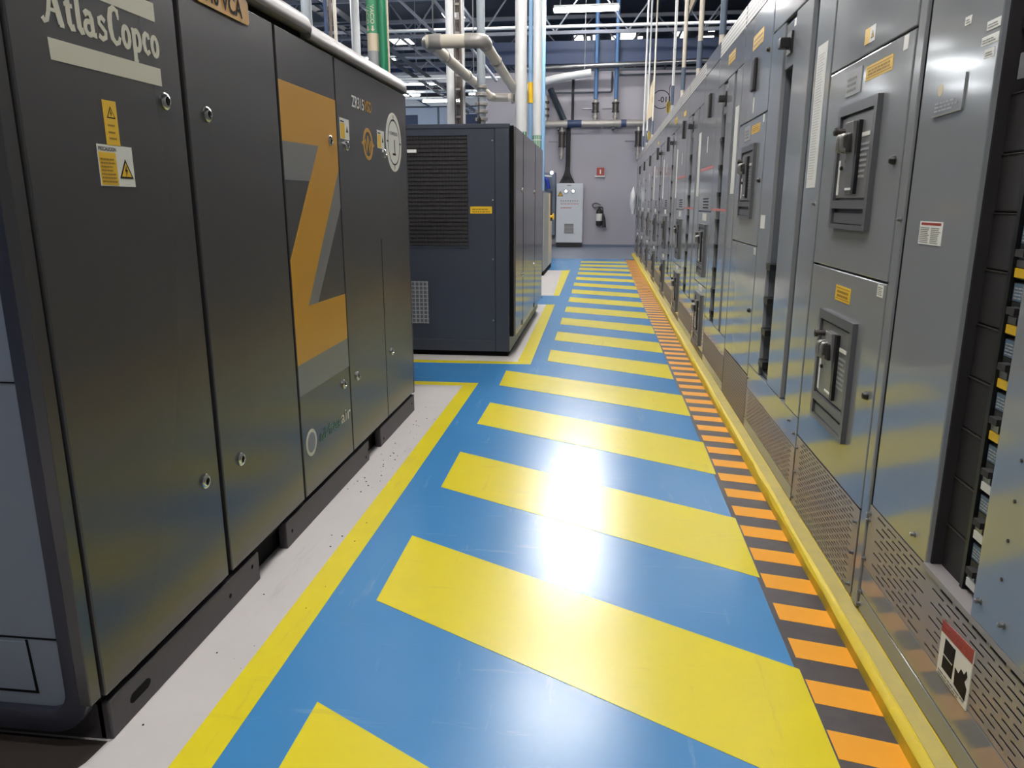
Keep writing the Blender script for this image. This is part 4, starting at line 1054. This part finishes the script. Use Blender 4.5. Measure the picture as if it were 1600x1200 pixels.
tube_thing('wall_conduit', [(-1.5,21.94,4.20),(.14,21.94,4.20),(.14,21.94,4.72)], .025, 'truss_dark', 'dark conduit bending up beside the blue drop pipes', 'conduit', None, 8, .06)
tube_thing('wall_conduit', [(.34,21.94,4.64),(2.4,21.94,4.64)], .025, 'truss_dark', 'dark level conduit right of the blue drop pipes', 'conduit')
tube_thing('wall_brace', [(-1.55,21.85,4.3),(-1.15,21.85,3.46)], .085, 'truss_dark', 'dark slanting brace at the left of the end wall', 'brace', None, 4)
st = part('fitting_stack', MB().tube([(-1.66,21.75,3.44),(-1.66,21.75,4.1)], .07, 12), 'pipe_steel', mf, smooth=60)
for z in (3.55, 3.72, 3.9): part('collar', MB().tube([(-1.66,21.75,z),(-1.66,21.75,z+.06)], .10, 12), 'dark_steel', st)
# cable bundle falling into the light cabinet
cb = thing('cable_bundle', 'black cables fanning down onto the light grey control cabinet', 'cables', (-1.0, 21.85, 1.75))
for i in range(9):
    xe = -1.24 + i*.050
    part('cable', MB().tube(arc_path([(-1.03+.012*(i-4),21.86,3.28),(-1.02+.012*(i-4),21.86,2.35),(-1.04+.014*(i-4),21.86,2.05),(xe,21.84,1.78)], .15, 5), .017, 6), 'cable_black', cb, smooth=60)
# light grey control cabinet
K = thing('control_cabinet', 'light grey control cabinet with two white lamps against the end wall', 'cabinet', (-.95, 21.8, 0))
part('body', box(-1.325, -.575, 21.68, 21.97, .13, 1.775), 'panel_light', K, bevel=.006)
part('plinth', box(-1.315, -.585, 21.70, 21.96, 0, .13), 'cable_black', K)
kd = part('door', box(-1.315, -.585, 21.665, 21.682, .14, 1.765), 'panel_light', K, bevel=.004)
FK = face_ny(21.665)
for x in (-1.06, -.855):
    part('lamp_bezel', MB().lathe((x,21.665,1.555),(0,-1,0),[(0,.058),(.02,.058),(.025,.048)],16), 'dark_steel', kd, smooth=40)
    part('lamp', MB().lathe((x,21.645,1.555),(0,-1,0),[(0,.042),(.02,.038),(.03,.02),(.032,0)],14), 'lamp_glow', kd, smooth=50)
warn_triangle(FK, -1.215, 1.42, .16, kd, t=.004)
part('maker_plate', MB().prism(rect(-1.03,1.70,-.91,1.725), FK, 0, .003), 'print_grey', kd)
for i in range(8):
    part('switch', MB().lathe((-1.19+i*.066,21.665,1.295),(0,-1,0),[(0,.016),(.02,.016)],8), 'print_grey', kd)
fake_lines(FK, -1.2, -.7, 1.20, 1.26, 1, 'pink_tape', kd, t=.003, hgt=.3); fake_lines(FK, -1.2, -.8, 1.09, 1.14, 1, 'pink_tape', kd, t=.003, hgt=.5)
gr = part('filter_grille', box(-1.09, -.83, 21.650, 21.667, .40, .66), 'print_grey', kd, bevel=.005)
for i in range(7): part('grille_slat', box(-1.08, -.84, 21.644, 21.651, .42+i*.033, .437+i*.033), 'label_grey', K)
# slate cabinet beside it
K2 = thing('wall_cabinet', 'slate blue cabinet on the end wall left of the light grey one', 'cabinet', (-1.6, 21.8, .33))
part('body', box(-1.90, -1.36, 21.75, 21.98, .33, 2.07), 'panel_slate', K2, bevel=.006)
part('door', box(-1.89, -1.37, 21.735, 21.752, .34, 2.06), 'panel_slate', K2, bevel=.004)
part('lamp', MB().lathe((-1.47,21.735,2.12-.06),(0,-1,0),[(0,.05),(.03,.045),(.04,0)],12), 'lamp_glow', K2, smooth=50)
VB = thing('blue_valve', 'blue valve body with white lever at the far left of the end wall', 'valve', (-1.62, 21.5, 1.75))
part('valve_body', MB().tube(arc_path([(-1.72,21.5,1.93),(-1.58,21.5,1.88),(-1.54,21.5,1.62)], .08), .055, 10), 'valve_blue', VB, smooth=60)
part('lever', MB().tube([(-1.76,21.48,1.98),(-1.45,21.48,1.95)], .022, 8), 'pipe_white', VB, smooth=60)
part('pipe_stub', MB().tube([(-1.72,21.5,0),(-1.72,21.5,1.95)], .04, 10), 'pipe_white', VB, smooth=60)
# fire extinguisher and its sign
E_ = thing('fire_extinguisher', 'dark fire extinguisher hung on the grey end wall', 'extinguisher', (-.08, 21.88, .58))
part('cylinder', MB().lathe((-.11,21.88,.60),(0,0,1),[(0,.05),(.02,.085),(.06,.09),(.38,.09),(.44,.07),(.48,.03),(.54,.03)],18), 'blank_black', E_, smooth=50)
part('label', MB().lathe((-.11,21.88,.74),(0,0,1),[(0,.0915),(.2,.0915)],18), 'label_white', E_, smooth=50)
part('horn', MB().tube([(.0,21.80,.93),(.02,21.80,.80),(.04,21.80,.56)], [.025,.045,.055], 12), 'cable_black', E_, smooth=50)
part('hose', MB().tube(arc_path([(-.10,21.84,1.12),(-.02,21.80,1.12),(.0,21.80,.92)], .08), .018, 8), 'cable_black', E_, smooth=60)
part('handle', MB().tube(arc_path([(-.10,21.87,1.13),(-.28,21.87,1.10),(-.32,21.87,1.20),(-.20,21.87,1.24),(-.08,21.87,1.18)], .05), .016, 8), 'dark_steel', E_, smooth=60)
part('wall_hook', box(-.13, -.07, 21.93, 22.0, 1.02, 1.06), 'steel', E_)
S_ = thing('fire_sign', 'small red fire extinguisher sign standing off the end wall', 'sign', (-.11, 21.9, 1.95))
part('sign_panel', box(-.215, -.005, 21.93, 21.94, 1.985, 2.20), 'label_red', S_)
part('sign_side', MB().add([(-.215,21.935,1.985),(-.215,21.935,2.20),(-.285,22.0,2.20),(-.285,22.0,1.985)],[(0,1,2,3)]), 'label_red', S_) if False else part('sign_side', MB().prism([(-.215,1.985),(-.215,2.20),(-.205,2.20),(-.205,1.985)], lambda a,b,t:(a,21.94+t,b), 0, .06), 'label_red', S_)
part('pictogram', box(-.130, -.092, 21.926, 21.931, 2.03, 2.15), 'label_white', S_)
part('sign_foot', box(-.26, .02, 21.92, 22.0, 1.950, 1.984), 'label_white', S_)
# round number marking on the wall
R_ = thing('round_sign', 'round grey wall sign with black ring and number 01', 'sign', (1.49, 21.98, 4.0))
part('sign_disc', MB().prism(disc(1.49, 3.99, .27, 40), face_ny(22.0), 0, .012), 'wall_paint', R_)
FR = face_ny(21.988)
part('ring', ring_mb(FR, 1.49, 3.99, .225, .245, 0, .002), 'print_black', R_)
text_part('-01', .20, FR, 1.52, 3.92, 'print_black', R_, align='CENTER', t=.002, bold=.01)

# ------------------------------------------------------------------ conduits rising from the switchgear
CN = [(.86, 18.05, .020, 'pipe_white', 'leftmost white conduit at the far end of the switchgear'), (.87, 16.75, .018, 'pipe_white', 'second white conduit at the far end of the switchgear'),
      (.87, 14.85, .016, 'pipe_cream', 'third conduit rising from the switchgear, counting from the far end'), (.86, 10.55, .018, 'pipe_white', 'bright white conduit rising before the round wall sign'),
      (.86, 9.20, .022, 'pipe_cream', 'cream conduit rising from the switchgear with a dark sleeve'), (.87, 7.78, .024, 'pipe_cream', 'cream conduit with a hanging paper beside it'),
      (.87, 6.32, .024, 'pipe_cream', 'nearest cream conduit rising from the switchgear')]
for x, y, r, mt, lb in CN:
    T = thing('conduit', lb, 'conduit', (x, y, ZT), 'conduits above the switchgear')
    part('conduit_pipe', MB().tube([(x,y,ZT),(x,y,ZC)], r, 10), mt, T, smooth=60)
    part('dark_sleeve', MB().tube([(x,y,ZT+.16),(x,y,ZT+.40)], r*1.08, 10), 'panel_slate', T, smooth=60)
    part('bushing', MB().lathe((x,y,ZT),(0,0,1),[(0,r*1.7),(.03,r*1.7),(.03,r)],10), 'steel', T)
def hung_sheet(x, y, pts, label, material, t=.004):
    mb = MB().prism(pts, lambda a, b, k: (x + a, y + a*.3 + k, b), 0, t)
    return solo('hanging_paper', mb, material, label, 'paper', (x, y, pts[0][1]))
hung_sheet(.842, 7.78, [(-.095,2.95),(-.003,3.16),(-.003,3.6),(-.06,3.6)], 'cream paper sheet hanging beside a conduit, nearest one', 'paper_cream')
hung_sheet(.85, 14.85, [(-.10,2.72),(-.003,2.80),(-.003,3.45),(-.05,3.3)], 'cream paper sheet hanging above the far switchgear', 'paper_cream')
for x, y, lb in ((.815, 10.55, 'brass tag dangling at the switchgear edge below the bright white conduit'), (.815, 14.85, 'brass tag dangling near the far end of the switchgear')):
    mb = MB().prism([(-.02,2.38),(.02,2.38),(.028,2.50),(.0,2.54),(-.028,2.49)], lambda a, b, k: (x + a - k, y + a*.6, b), 0, .01)
    T = thing('brass_tag', lb, 'tag', (x, y, 2.38))
    part('tag_plate', mb, 'brass', T); part('tag_cord', MB().tube([(x,y,2.53),(x+.002,y,2.7),(.838,y,2.74)], .004, 5), 'cable_black', T)
# plastic bag hanging on the last cabinet
bgm = MB(); rg = []
rb = random.Random(5)
for i in range(9):
    t = i/8; z = 1.60 - .62*t; rr_ = .02 + .13*math.sin(min(1, t*1.15)*math.pi*.82)
    rg.append([(.685 + math.cos(2*math.pi*k/12)*rr_*.55*rb.uniform(.85,1.15), 18.1 + math.sin(2*math.pi*k/12)*rr_*1.2*rb.uniform(.85,1.15), z) for k in range(12)])
bgm.rings(rg)
solo('plastic_bag', bgm, 'bag_white', 'crumpled white plastic bag hanging on the far end of the switchgear', 'bag', (.685, 18.1, 1.6), smooth=60)
